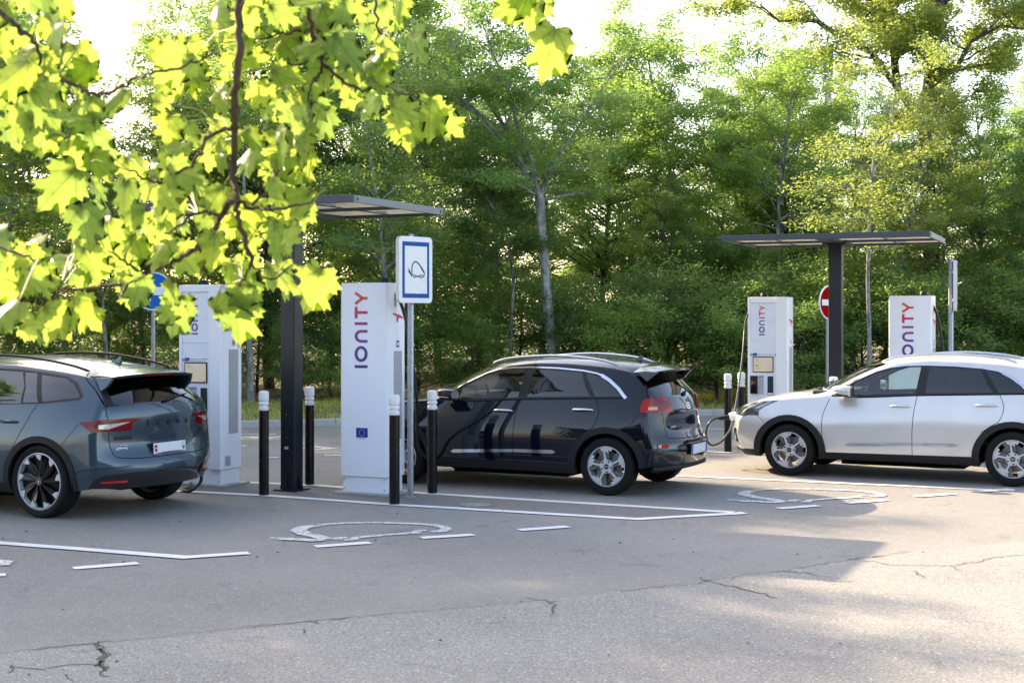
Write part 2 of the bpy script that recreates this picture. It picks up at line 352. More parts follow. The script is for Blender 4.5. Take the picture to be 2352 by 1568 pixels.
M['bark_dark'] = bark('dark_bark', (0.03, 0.027, 0.023), (0.11, 0.10, 0.085), 6)
M['grass_base'] = simple('grass_ground', (0.12, 0.16, 0.04), 0.95, var=0.4, scale=1.2, bump=0.4)
M['grass'] = leafmat('grass_blades', (0.36, 0.40, 0.13), (0.58, 0.62, 0.20), 0.42, hue=0.35, scale=1.0)  # blade colour raised to stand for sunlight the trees keep off the verge
M['litter'] = simple('forest_floor', (0.11, 0.08, 0.05), 0.95, var=0.5, scale=0.8, bump=0.4)
def grad_mat(name, z0, z1):
    """logo print: indigo at the foot of the lettering to coral red at its top (printed gradient along the height)"""
    m, t, b = newmat(name); b.inputs['Roughness'].default_value = 0.35
    c = t.nodes.new('ShaderNodeTexCoord'); s = t.nodes.new('ShaderNodeSeparateXYZ'); t.links.new(c.outputs['Object'], s.inputs[0])
    mr = t.nodes.new('ShaderNodeMapRange'); mr.inputs[1].default_value = z0; mr.inputs[2].default_value = z1; t.links.new(s.outputs[2], mr.inputs[0])
    t.links.new(ramp(t, mr.outputs[0], [(0.0, (0.035, 0.03, 0.16)), (0.3, (0.10, 0.045, 0.28)), (0.55, (0.30, 0.03, 0.24)), (0.75, (0.62, 0.03, 0.10)), (1.0, (0.74, 0.12, 0.07))]), b.inputs['Base Color'])
    return m
# ------------------------------------------------------------------ setting: lot, old asphalt, kerb, verge, markings
K0, K1 = P(650, 980), P(1620, 954.5)          # foot of the kerb
kd = (K1 - K0).normalized(); kn = Vector((-kd.y, kd.x, 0))
def kp(t, o, z): q = K0 + kd*t + kn*o; return (q.x, q.y, z)
g = MB(); g.add([kp(-150, -120, 0), kp(150, -120, 0), kp(150, 0, 0), kp(-150, 0, 0)], [(0, 1, 2, 3)])
props(g.build('parking_lot', M['asphalt']), kind='structure')
# land beyond the kerb: verge and forest floor, one sheet to the horizon, gently uneven
nx, ny = 90, 60; V = []; xs = np.sign(np.linspace(-1, 1, nx))*np.abs(np.linspace(-1, 1, nx))**2*700; ys = 0.16 + (np.linspace(0, 1, ny)**2.6)*900
for y in ys:
    for x in xs: V.append(kp(x, y, 0.115 + min(0.35, 0.02*max(0, y-1)) * (1 + 0.4*math.sin(x*0.35)*math.cos(y*0.5))))
Fq = np.array([(j*nx+i, j*nx+i+1, (j+1)*nx+i+1, (j+1)*nx+i) for j in range(ny-1) for i in range(nx-1)])
m, t, b = newmat('ground_cover'); b.inputs['Roughness'].default_value = 0.95
co = coord(t); n1 = N(t, 'ShaderNodeTexNoise', Scale=0.9, Detail=8.0, Roughness=0.7); t.links.new(co, n1.inputs['Vector'])
# grass near the kerb gives way to leaf litter under the trees
dp = N(t, 'ShaderNodeVectorMath', operation='DOT_PRODUCT'); dp.inputs[1].default_value = tuple(kn); t.links.new(co, dp.inputs[0])
ma = N(t, 'ShaderNodeMath', operation='MULTIPLY_ADD'); ma.inputs[1].default_value = 1.0; ma.inputs[2].default_value = -K0.dot(kn); t.links.new(dp.outputs['Value'], ma.inputs[0])
md = N(t, 'ShaderNodeMath', operation='MULTIPLY_ADD'); md.inputs[1].default_value = 3.0; t.links.new(n1.outputs[0], md.inputs[0]); t.links.new(ma.outputs[0], md.inputs[2])
mr = t.nodes.new('ShaderNodeMapRange'); mr.inputs[1].default_value = 6.0; mr.inputs[2].default_value = 7.6; t.links.new(md.outputs[0], mr.inputs[0])
gc = ramp(t, n1.outputs[0], [(0.35, (0.085, 0.11, 0.03)), (0.65, (0.16, 0.17, 0.06))]); lc = ramp(t, n1.outputs[0], [(0.35, (0.05, 0.04, 0.02)), (0.65, (0.14, 0.10, 0.055))])
mx = N(t, 'ShaderNodeMix', data_type='RGBA'); t.links.new(mr.outputs[0], mx.inputs['Factor']); t.links.new(gc, mx.inputs[6]); t.links.new(lc, mx.inputs[7]); t.links.new(mx.outputs[2], b.inputs['Base Color'])
gr = np_mesh('ground', np.array(V), Fq, m); props(gr, kind='structure')
kb = MB()
def kseg(a, c):
    prof = [(0.0, 0.0), (0.015, 0.105), (0.035, 0.125), (0.16, 0.13), (0.16, 0.0)]
    vs = [kp(a, o, z) for o, z in prof] + [kp(c, o, z) for o, z in prof]
    kb.add(vs, [(i, (i+1) % 5, 5+(i+1) % 5, 5+i) for i in range(5)] + [(0, 1, 2, 3, 4), (9, 8, 7, 6, 5)])
for i in range(-60, 60): kseg(i*1.0+0.006, i*1.0+0.994)
props(kb.build('kerb', M['concrete'], smooth=30), kind='structure')
# old asphalt in front of the long construction joint
jp = [(-500, 1538), (-120, 1513), (75, 1494), (219, 1478), (284, 1471), (430, 1457), (526, 1446), (640, 1436), (711, 1428), (803, 1417.7), (1000, 1402), (1265, 1377), (1420, 1358), (1600, 1340), (1687, 1325), (1805, 1310), (1946, 1286), (2096, 1268), (2351, 1243), (2900, 1190)]
jw = [P(*q) for q in jp]
jl = []
for i in range(len(jw)-1):
    for k in range(8):
        q = jw[i].lerp(jw[i+1], k/8); jl.append(Vector((q.x + random.uniform(-.004, .004), q.y + random.gauss(0, .008), 0)))
jl.append(jw[-1])
oa = MB(); n = len(jl)
oa.add([(q.x, q.y, 0.003) for q in jl] + [(q.x, -60 if 0 < i < n-1 else -60, 0.003) for i, q in enumerate(jl)], [(n+i, n+i+1, i+1, i) for i in range(n-1)])
props(oa.build('old_road', M['asphalt_old']), kind='structure')
def r6(p): return (p[0]*.3418, 1062.3 + p[1]*.3418)
def r5(p): return (1550.4 + p[0]*.34085, 1062.3 + p[1]*.34085)
cr = MB()
def crack(pts, w, z=0.006, rough=0.02):
    w *= .62
    q = [P(*p) for p in pts]; o = []
    for i in range(len(q)-1):
        L = (q[i+1]-q[i]).length; k = max(2, int(L/0.05))
        for j in range(k): s = q[i].lerp(q[i+1], j/k); o.append(Vector((s.x + random.gauss(0, rough*.5), s.y + random.gauss(0, rough), 0)))
    o.append(q[-1]); ws = [w*random.uniform(0.35, 1.3) for _ in o]; ws[-1] = 0.002
    cr.strip(o, ws, z)
crack(jp[1:12], 0.014); crack(jp[12:18], 0.018); crack([r6(p) for p in [(220, 1262), (420, 1237), (640, 1217), (720, 1203)]], 0.022)
crack([r6(p) for p in [(1540, 1115), (1800, 1092), (2080, 1070), (2350, 1040)]], 0.018); crack([r5(p) for p in [(1160, 655), (1280, 640), (1440, 628)]], 0.03)
for w in (0.045, 0.03): crack([r6(p) for p in [(640, 1217), (665, 1240), (690, 1265), (715, 1290), (690, 1325), (665, 1370), (690, 1385), (720, 1400)]], w, rough=0.03)
crack([r6(p) for p in [(40, 1415), (90, 1385), (310, 1388), (540, 1355), (665, 1370)]], 0.02)
crack([r6(p) for p in [(430, 1430), (450, 1450), (490, 1478)]], 0.02); crack([r6(p) for p in [(665, 1415), (700, 1430), (755, 1440)]], 0.018); crack([r6(p) for p in [(60, 1365), (80, 1385)]], 0.03)
crack([r6(p) for p in [(2090, 1065), (2120, 1070), (2150, 1090)]], 0.03); crack([r6(p) for p in [(2030, 1125), (2040, 1155)]], 0.03, rough=0.03)
crack([r5(p) for p in [(170, 775), (205, 795), (270, 810), (360, 835), (440, 850), (530, 875), (590, 890), (690, 915)]], 0.035)
crack([r5(p) for p in [(1190, 658), (1350, 670), (1450, 690), (1700, 695), (1860, 698), (1980, 680), (2070, 665), (2160, 640), (2350, 620)]], 0.018)
crack([r5(p) for p in [(740, 740), (900, 750), (1060, 780)]], 0.02); crack([r5(p) for p in [(1010, 805), (1150, 805), (1240, 798)]], 0.016); crack([r5(p) for p in [(1615, 730), (1650, 755), (1680, 778)]], 0.03)
crack([r5(p) for p in [(1850, 695), (1940, 733)]], 0.018); crack([(1205, 1372), (1235, 1378), (1262, 1384), (1290, 1381)], 0.028); crack([(1262, 1384), (1275, 1395), (1266, 1412)], 0.03, rough=0.03)
props(cr.build('pavement_cracks', M['crack']), kind='structure')
# darker asphalt of the charging islands
def poly_sheet(name, pts, z, mat):
    q = [P(*p) for p in pts]; o = MB().add([(a.x, a.y, z) for a in q], [list(range(len(q)))]).build(name, mat); return props(o, kind='structure')
poly_sheet('charging_island', [(300, 1121), (405, 1128), (1465, 1192), (1700, 1178), (1000, 1135), (560, 1107), (420, 1096)], 0.0035, M['asphalt_island'])
ln = MB(); Z = 0.007; ZN = 0
def line(pts, w=0.125, mb=None, jit=0.004):
    q = [P(*p) for p in pts]; o = []
    for i in range(len(q)-1):
        k = max(1, int((q[i+1]-q[i]).length/0.25)); o += [q[i].lerp(q[i+1], j/k) for j in range(k)]
    global ZN
    ZN += 1; (mb or ln).strip(o + [q[-1]], w, Z + (ZN % 24)*.00022, jit=jit)
line([(300, 1120), (405, 1128), (606, 1138), (900, 1159), (1465, 1192.5), (1585, 1185.5), (1712, 1178.5)], 0.14)
line([(420, 1098), (560, 1108), (711, 1114), (1000, 1135), (1685, 1177)], 0.13)
line([(1480, 1090), (1620, 1096), (2000, 1113), (2330, 1127.5)], 0.12)
for a, c in [((168, 1306), (317, 1294)), ((723, 1256), (850, 1247)), ((968, 1236), (1088, 1229)), ((1192, 1218), (1305, 1210)), ((1788, 1168.5), (1880, 1162)), ((1945, 1156), (2035, 1149)), ((2105, 1141), (2190, 1134.5)), ((2250, 1129), (2325, 1124))]:
    line([a, c], 0.13)
line([(-200, 1229), (0, 1248), (212, 1264), (425, 1281), (572, 1271)], 0.135); line([(-140, 1330), (13, 1321)], 0.13)
line([(1560, 985), (1665, 986)], 0.11); line([(1560, 1010), (1626, 1012)], 0.10); line([(1590, 1036), (1680, 1040.5)], 0.12)
line([(430, 996), (635, 998)], 0.11); line([(596, 1053), (640, 1051.5)], 0.11); line([(745, 1047.5), (785, 1047)], 0.11); line([(690, 1019), (716, 1018)], 0.1); line([(520, 1023), (565, 1025)], 0.1)
props(ln.build('road_marking_lines', M['line']), kind='structure')
def r4(p): return (689 + p[0]*.4393, 1062.3 + p[1]*.4393)
def symbol(name, tf):
    s = MB()
    L = lambda pts, w: line([tf(p) for p in pts], w*.64, s, 0.006)
    L([r6(p) for p in [(2115, 428), (2040, 440), (2000, 460), (2050, 485), (2130, 500), (2190, 520)]], 0.22)
    L([r6(p) for p in [(2190, 522), (2100, 527), (2000, 521), (1880, 518)]], [0.14, 0.26, 0.30, 0.16] if False else 0.2)
    L([r6(p) for p in [(1890, 514), (1800, 515)]], 0.05); L([r6(p) for p in [(1890, 508), (1815, 506)]], 0.05)
    L([r4(p) for p in [(95, 329), (150, 323), (250, 317), (430, 315)]], 0.13); L([r4(p) for p in [(440, 316), (600, 321), (700, 328), (755, 340), (768, 350), (740, 360), (690, 363)]], 0.16)
    L([r4(p) for p in [(190, 404), (205, 396), (242, 392)]], 0.14); L([r4(p) for p in [(232, 407), (275, 404), (298, 394), (450, 380), (600, 369), (632, 370)]], 0.14); L([r4(p) for p in [(598, 368), (625, 358), (660, 356)]], 0.12)
    return props(s.build(name, M['line_worn']), kind='structure')
symbol('road_marking_symbol', lambda p: p)
# the same symbol in the next bay, one bay pitch away on the ground
A0, B0 = P(735, 1247), P(1028, 1216); A1, B1 = P(1795, 1158), P(2028, 1137)
def tf2(p):
    q = P(*p); d = q - A0; e0 = (B0-A0); e1 = (B1-A1); s = e1.length/e0.length; a = math.atan2(e1.y, e1.x)-math.atan2(e0.y, e0.x)
    r = Vector((d.x*math.cos(a)-d.y*math.sin(a), d.x*math.sin(a)+d.y*math.cos(a), 0))*s + A1
    return (1176 + r.x/r.y*F, HZ + CH*F/r.y)
symbol('road_marking_symbol', tf2)
s = MB()
line([(695, 1031), (720, 1026), (742, 1029), (755, 1031), (735, 1033), (705, 1032)], 0.12, s); line([(742, 1028), (770, 1031)], 0.08, s); line([(-60, 1297), (-20, 1290), (12, 1292), (6, 1300)], 0.12, s)
props(s.build('road_marking_symbol', M['line_worn']), kind='structure')
# manhole lids
def lid(px, py, r, mat, label):
    c = P(px, py); t = thing('manhole_cover', (c.x, c.y, 0), 0, label, 'manhole cover'); n = 44
    a = MB(); a.prism([(r*math.cos(2*math.pi*i/n), r*math.sin(2*math.pi*i/n)) for i in range(n)], lambda u, v, d: (u, v, d), .002, .009); a.build('lid', M[mat], t)
    b_ = MB(); vs = [((r+.012 if k else r+.002)*math.cos(2*math.pi*i/n), (r+.012 if k else r+.002)*math.sin(2*math.pi*i/n), .0062) for k in (0, 1) for i in range(n)]
    b_.add(vs, [(i, (i+1) % n, n+(i+1) % n, n+i) for i in range(n)]); b_.build('joint', M['crack'], t)
lid(1092, 1160, .17, 'asphalt_old', 'small round utility cover set in the dark island between the two white lines')
lid(1800, 1076, .36, 'asphalt_old', 'large round asphalt filled cover in the ground beneath the front of the silver car')
# litter on the lot: a few twigs and dry leaves
lt = MB()
for i in range(150):
    x = random.uniform(-7, 8); y = random.uniform(7, 17); a = random.uniform(0, 6.3); r = random.uniform(.008, .022); hh = random.uniform(.004, .012)
    lt.add([(x+r*math.cos(a), y+r*math.sin(a), .005), (x+r*.5*math.cos(a+2), y+r*.5*math.sin(a+2), .005+hh), (x-r*math.cos(a), y-r*math.sin(a), .006), (x+r*.5*math.cos(a-2), y+r*.5*math.sin(a-2), .005+hh*.5)], [(0, 1, 2, 3)])
props(lt.build('leaf_litter', M['litter']), kind='stuff', label='tiny dry leaf fragments scattered over the asphalt', cat='litter')
# verge grass
rng = np.random.default_rng(3); n = 46000
tt = rng.uniform(-16, 17, n); oo = 0.17 + rng.random(n)**0.9*5.2; base = K0.x + kd.x*tt + kn.x*oo, K0.y + kd.y*tt + kn.y*oo
hh = rng.uniform(.05, .17, n)*(0.7+0.5*np.sin(tt*1.3)*np.cos(oo*2)); a = rng.uniform(0, 6.283, n); w = 0.006
zb = 0.115 + 0.02*np.maximum(0, oo-1)
dx, dy = np.cos(a), np.sin(a); ben = rng.uniform(.02, .09, n)
V = np.stack([np.stack([base[0]-dx*w, base[1]-dy*w, zb], 1), np.stack([base[0]+dx*w, base[1]+dy*w, zb], 1), np.stack([base[0]-dy*ben, base[1]+dx*ben, zb+hh], 1)], 1).reshape(-1, 3)
props(np_mesh('verge_grass', V, np.arange(n*3).reshape(-1, 3), M['grass']), kind='stuff', label='strip of rough grass behind the kerb, its pale colour standing for sunlight', cat='grass')

# ------------------------------------------------------------------ street furniture
def text_to(mb, s, size, fn, depth=0.003, m=0, align='CENTER', bold=0.0, sx=1.0):
    cu = bpy.data.curves.new('t', 'FONT'); cu.body = s; cu.size = size; cu.align_x = align; cu.align_y = 'CENTER'; cu.resolution_u = 3; cu.offset = bold; cu.extrude = depth/2
    ob = bpy.data.objects.new('t', cu); me = bpy.data.meshes.new_from_object(ob)
    mb.add([fn(v.co.x*sx, v.co.y, v.co.z + depth/2) for v in me.vertices], [list(p.vertices) for p in me.polygons], m)
    bpy.data.objects.remove(ob); bpy.data.curves.remove(cu); bpy.data.meshes.remove(me)
def ribbon(mb, pts, w, fn, d=0.004, m=0, closed=False):
    """flat stroke of width w along 2D pts, extruded by d"""
    k = len(pts); A = []; B = []
    for i in range(k):
        p = Vector(pts[i]); a = Vector(pts[i-1]) if (i or closed) else None; c = Vector(pts[(i+1) % k]) if (i < k-1 or closed) else None
        d0 = (p-a).normalized() if a else None; d1 = (c-p).normalized() if c else None
        t = ((d0 or d1)+(d1 or d0)).normalized(); nn = Vector((-t.y, t.x)); cc = abs(nn.dot(Vector((-(d1 or d0).y, (d1 or d0).x))))
        A.append(p+nn*w/2/max(.4, cc)); B.append(p-nn*w/2/max(.4, cc))
    vs = [fn(q.x, q.y, 0) for q in A]+[fn(q.x, q.y, 0) for q in B]+[fn(q.x, q.y, d) for q in A]+[fn(q.x, q.y, d) for q in B]
    fs = []; kk = k if closed else k-1
    for i in range(kk):
        j = (i+1) % k; fs += [(2*k+i, 2*k+j, 3*k+j, 3*k+i), (i, j, 2*k+j, 2*k+i), (k+i, 3*k+i, 3*k+j, k+j)]
    if not closed: fs += [(0, 2*k, 3*k, k), (k-1, 2*k-1, 4*k-1, 3*k-1)]
    mb.add(vs, fs, m)
def arc(cx, cy, r, a0, a1, n=14, ry=None): return [(cx+r*math.cos(R_(a0+(a1-a0)*i/n)), cy+(ry or r)*math.sin(R_(a0+(a1-a0)*i/n))) for i in range(n+1)]
def logo(name, parent, cx, z0, L, yf, mat):
    """lettering reading upwards; s runs up from z0 over length L; letter tops point to -x"""
    mb = MB(); k = L/485.0; w = 18*k
    fn = lambda s, h, d: (cx + (41.5-h)*k*1.13, yf-d, z0+s*k)     # h: height in letter (0 foot .. 83 top)
    S = lambda pts, closed=False: ribbon(mb, pts, 18, fn, 0.004, closed=closed)
    S([(9, 0), (9, 83)]); S(arc(90, 41.5, 42, 0, 342, 26, ry=33), True)
    S([(171, 0), (171, 42)] + arc(203, 42, 32, 180, 0, 12)[1:-1] + [(235, 42), (235, 0)]); S([(284, 0), (284, 83)])
    S([(355, 0), (355, 66)]); S([(318, 74), (392, 74)]); S([(446, 0), (446, 36)]); S([(446, 32), (410, 80)]); S([(446, 32), (482, 80)])
    return mb.build(name, mat, parent)
def eu_flag(parent, cx, z, w, yf, name='flag_sticker', band=True):
    f = MB(); hh = w*0.72
    f.box((cx, yf-0.002, z), (w, 0.003, hh), m=0)
    for i in range(12):
        a = 2*math.pi*i/12; px, pz = cx+w*.24*math.sin(a), z+w*.24*math.cos(a); r = w*.042
        pts = [(px+(r if j % 2 == 0 else r*.42)*math.sin(math.pi*j/5), pz+(r if j % 2 == 0 else r*.42)*math.cos(math.pi*j/5)) for j in range(10)]
        f.prism(pts, lambda u, v, d: (u, yf-.0035-d, v), 0, .002, 1)
    if band: f.box((cx, yf-0.0015, z-hh/2-w*.07), (w, 0.003, w*.14), m=2); [f.box((cx-w*.1+w*.03*i, yf-0.0035, z-hh/2-w*(.05+.05*i)), (w*.7, .001, w*.018), m=3) for i in range(2)]
    return f.build(name, [M['eu_blue'], M['eu_gold'], M['white'], M['text_grey']], parent)
def rbox(mb, cx, z0, z1, w, y0, y1, r, m=0, n=5):
    """upright box with rounded vertical edges; y0 front"""
    pts = []
    for (sx, sy, a0) in ((1, 0, 270), (1, 1, 0), (-1, 1, 90), (-1, 0, 180)):
        ox = cx + sx*(w/2-r); oy = (y0+r) if sy == 0 else (y1-r)
        for i in range(n+1): a = R_(a0+90*i/n); pts.append((ox+r*math.cos(a), oy+r*math.sin(a)))
    mb.prism(pts, lambda u, v, d: (u, v, d), z0, z1, m)
D_ = 0.42
def charger(kind, loc, rz, label, drop=0.0):
    """kind 'screen': operating side to the viewer; 'back': plain side. Origin: ground under the middle of the front"""
    t = thing('charging_station', loc, rz, label, 'charging station', 'white fast charging stations')
    H = 2.39; W = 0.62
    pad = MB(); pad.box((0.0, D_/2, 0.012), (W+.14, D_+.12, .024)); pad.build('base_slab', M['concrete'], t, bevel=.005)
    pl = MB(); rbox(pl, 0.0, .024, .20, W-.05, .02, D_-.02, .02)
    for sx in (-1, 1):
        for zz in (.06, .17): pl.lathe([(0, 0), (.008, 0), (.008, .006), (0, .006)], 8, (sx*.26, .012, zz), 'y', 1)
    pl.build('plinth', [M['white'], M['galv']], t, smooth=30)
    b = MB(); r = .035
    if kind == 'back':
        rbox(b, 0, .205, H, W, 0, D_, r); b.build('cabinet', M['white'], t, smooth=30, bevel=0)
        logo('lettering', t, -0.03, 1.43, .855, -.001, grad_mat('logo_gradient', 1.43, 2.29))
        eu_flag(t, -.02, .70, .15, 0)
    else:
        # frame round a recessed operating panel on the left of the front
        rbox(b, 0, .205, H, W, .028, D_, r)
        b.box((-W/2+.02, .014+.001, (.205+H)/2), (.04, .03, H-.205-.004)); b.box((W/2-.085, .0, (.205+H)/2), (.17, .056, H-.205-.002)); b.box((-.065, .014, H-.045), (.40, .028, .085))
        b.build('cabinet', M['white'], t, smooth=30, bevel=.006)
        px = -.08; up = MB(); up.box((px, .022, 2.00), (.42, .012, .60)); up.box((px, .022, 1.125), (.42, .012, 1.13)); up.box((px, .024, .38), (.42, .012, .34)); up.build('front_panel', M['white_panel'], t)
        logo('lettering', t, px-.01, 1.80, .46, .016, grad_mat('logo_gradient_small', 1.80, 2.26))
        bd = MB(); bd.box((px, .0145, 1.495), (.42, .003, .034)); bd.build('grey_band', M['teal_band'], t)
        pb = MB(); pb.box((px+.03, .012, 1.500), (.33, .003, .048)); pb.build('notice_strip', M['white'], t)
        eu_flag(t, px-.115, 1.502, .058, .0105, band=False)
        tx = MB(); f2 = lambda u, v, d: (u, .0095-d, v)
        text_to(tx, 'Co-financed by the Connecting Europe', .0185, lambda x, y, z: (px+.06+x, .0100-z, 1.510+y), .001); text_to(tx, 'Facility of the European Union', .0185, lambda x, y, z: (px+.04+x, .0100-z, 1.488+y), .001)
        tx.build('notice_print', M['text_grey'], t)
        sc = MB(); sc.box((px+.01, .011, 1.345), (.325, .012, .245), m=0); sc.box((px+.01, .0045, 1.345), (.30, .002, .218), m=1); sc.box((px-.085, .003, 1.325), (.045, .002, .020), m=2); sc.box((px+.13, .003, 1.243), (.035, .002, .010), m=3)
        for i, (ww, zz) in enumerate([(.04, 1.43), (.05, 1.415), (.09, 1.285), (.06, 1.272)]): sc.box((px-.11+ww/2, .003, zz), (ww, .0015, .004), m=4)
        sc.build('screen', [M['black'], M['screen'], M['green_btn'], M['orange'], M['text_grey']], t)
        cr_ = MB(); cr_.box((px-.13, .0, 1.03), (.11, .04, .28), m=0); cr_.box((px-.13, -.022, 1.0), (.08, .006, .19), m=1); cr_.build('cable_holder', [M['black'], M['gloss_black']], t, bevel=.004)
        st = MB(); st.box((px-.02, .0145, 1.03), (.085, .003, .30), m=0)
        text_to(st, 'IONITY', .024, lambda x, y, z: (px-.02+x, .0125-z, 1.15+y), .001, 1, bold=.0006)
        for i in range(5): st.box((px-.02, .0125, 1.10-.03*i), (.055 if i % 2 else .06, .001, .005), m=2)
        st.build('instruction_sticker', [M['label_grey'], M['eu_blue'], M['text_grey']], t)
        rd = MB(); rd.box((px+.125, .012, 1.02), (.09, .008, .29), m=0); ribbon(rd, arc(px+.125, .985, .03, 0, 340, 20), .005, f2, .001, 1, True)
        for i in range(3): ribbon(rd, arc(px+.11, .978, .012+.008*i, -30, 60, 6), .004, f2, .001, 1)
        rd.box((px+.125, .0068, .895), (.075, .0015, .025), m=1); rd.build('card_reader', [M['darkslate'], M['white']], t)
        nb = MB(); text_to(nb, '5', .12, lambda x, y, z: (px-.06+x, .0145-z, .70+y), .002, 0, bold=.003); nb.build('bay_number', M['eu_blue'], t)
        hd = MB(); hd.box((px+.165, .005, .645), (.028, .03, .20)); hd.build('door_handle', M['black'], t, bevel=.006)
    # right side: vent, stickers, emblem
    vt = MB(); sx = W/2+.001; cv = D_*.56
    vt.box((sx, cv, 1.12), (.004, .185, 1.0), m=0)
    for i in range(33): vt.box((sx+.004, cv, .65+i*.0295), (.006, .165, .012), m=1)
    vt.build('side_vent', [M['vent'], M['label_grey']], t)
    sk = MB(); sk.box((sx, .12, .30), (.003, .11, .12), m=0); [sk.box((sx+.002, .12, .335-.022*i), (.002, .08, .007), m=1) for i in range(4)]
    sk.build('type_plate', [M['label_grey'], M['text_grey']], t)
    sk = MB(); sk.box((sx, cv, 1.70), (.003, .062, .075), m=0); sk.box((sx+.002, cv, 1.70), (.002, .03, .035), m=1)
    sk.build('side_sticker', [M['eu_blue'] if kind == 'back' else M['label_grey'], M['white'] if kind == 'back' else M['red']], t)
    em = MB()
    ep = [(223, 935), (262, 938), (300, 945), (330, 975), (352, 945), (356, 968), (392, 978), (415, 1000), (438, 1022), (418, 1030), (385, 1018), (345, 1020), (334, 1050), (329, 1095), (318, 1070), (300, 1048), (318, 1030), (310, 1000), (285, 975), (245, 962)]
    em.prism([((u-330)*.00105, (1010-v)*.00066) for u, v in ep], lambda u, v, d: (sx+d, cv+u*1.15, 2.00+v), 0, .004)
    em.build('side_emblem', M['red'], t)
    hl = MB(); hl.box((sx-.002, .12+.06, 2.20), (.006, .05, .16), m=0); hl.box((sx+.001, .18, 2.23), (.004, .034, .07), m=1); hl.build('cable_outlet', [M['vent'], M['black']], t, bevel=.002) if kind == 'back' else None
    kn_ = MB(); kn_.lathe([(0, 0), (.062, 0), (.060, .035), (.048, .058), (0, .06)], 20, (-.10 if kind == 'screen' else .17, .20, H)); kn_.build('antenna', M['black'], t, smooth=50)
    return t
def charger_at(corner, kind, rz, label, sink=0.0):
    a = R_(rz); u = Vector((math.cos(a), math.sin(a), 0)); loc = corner - u*.31; loc.z = -sink
    return charger(kind, loc, a, label)
RZ = -24.5
c1 = charger_at(P(509, 1118.5), 'screen', RZ, 'white charging station with a lit screen, maple leaves over its lettering, behind the slate car')
c2 = charger_at(P(890, 1139), 'back', RZ, 'white charging station with large upright lettering and a flag sticker, left of the navy car')
def at(px, d, z=0): return Vector(((px-1176)/F*d, d, z))
c3 = charger_at(at(1808, 21.9), 'screen', RZ, 'white charging station with a screen behind the bonnet of the silver car', 0.06)
c4 = charger_at(at(2140, 20.75), 'back', RZ, 'white charging station whose lettering is cut off by the roof of the silver car', 0.06)
def cable(parent, pts, r=.017, mat='cable', name='charging_cable'):
    mb = MB(); inv = Matrix.Rotation(-parent.rotation_euler[2], 4, 'Z') @ Matrix.Translation(-parent.location)
    mb.tube([inv @ p for p in crv(pts, 10)], r, 10); return mb.build(name, M[mat], parent, smooth=60)
def wl(t, x, y, z): a = t.rotation_euler[2]; return Vector((t.location.x + x*math.cos(a)-y*math.sin(a), t.location.y + x*math.sin(a)+y*math.cos(a), z+t.location.z))
cable(c2, [wl(c2, .30, .18, 2.24), wl(c2, .36, .19, 2.19), wl(c2, .44, .20, 1.95), wl(c2, .48, .24, 1.6), wl(c2, .46, .40, 1.1), wl(c2, .30, .75, .5), wl(c2, .2, 1.2, .25), Vector((-1.82, 17.9, .35)), Vector((-1.90, 18.1, .62)), Vector((-1.80, 18.28, .66))], .02)
cable(c1, [wl(c1, -.10, .41, 2.24), wl(c1, -.12, .47, 2.1), wl(c1, -.16, .52, 1.6), wl(c1, -.2, .55, .9), wl(c1, -.25, .56, .3), wl(c1, -.42, .42, .05), Vector((-3.76, 16.62, .022)), Vector((-3.79, 16.35, .022)), Vector((-3.66, 16.22, .03)), Vector((-3.55, 16.25, .16)), Vector((-3.60, 16.1, .5)), Vector((-3.85, 16.0, .80))], .019, 'cable')
cable(c4, [wl(c4, .30, .18, 2.24), wl(c4, .36, .20, 2.1), wl(c4, .42, .25, 1.7), wl(c4, .44, .3, 1.2), wl(c4, .36, .35, .6), wl(c4, .33, .3, .9)], .02)
cab3 = cable(c3, [wl(c3, -.31, .18, 2.22), W3(1712, 740, 22.0), W3(1707, 800, 21.6), W3(1699, 870, 20.8), W3(1690, 930, 20.0), W3(1683, 965, 19.6), W3(1675, 990, 19.3), W3(1655, 1015, 19.2), W3(1632, 1021, 19.1), W3(1622, 1000, 19.05), W3(1626, 975, 19.0), W3(1640, 962, 19.0), W3(1655, 959, 19.0)], .0135)
pg = MB(); inv = Matrix.Rotation(-c3.rotation_euler[2], 4, 'Z') @ Matrix.Translation(-c3.location)
pg.tube([inv @ q for q in [W3(1650, 960, 19.0), W3(1656, 959.5, 19.0), W3(1668, 958, 18.98), W3(1678, 957, 18.97)]], [.020, .030, .032, .034], 10, 0)
pg.tube([inv @ q for q in [W3(1676, 957, 18.98), W3(1684, 955, 18.97), W3(1690, 955, 18.97)]], [.05, .06, .055], 12, 1); pg.build('plug', [M['black'], M['white']], cab3, smooth=50)

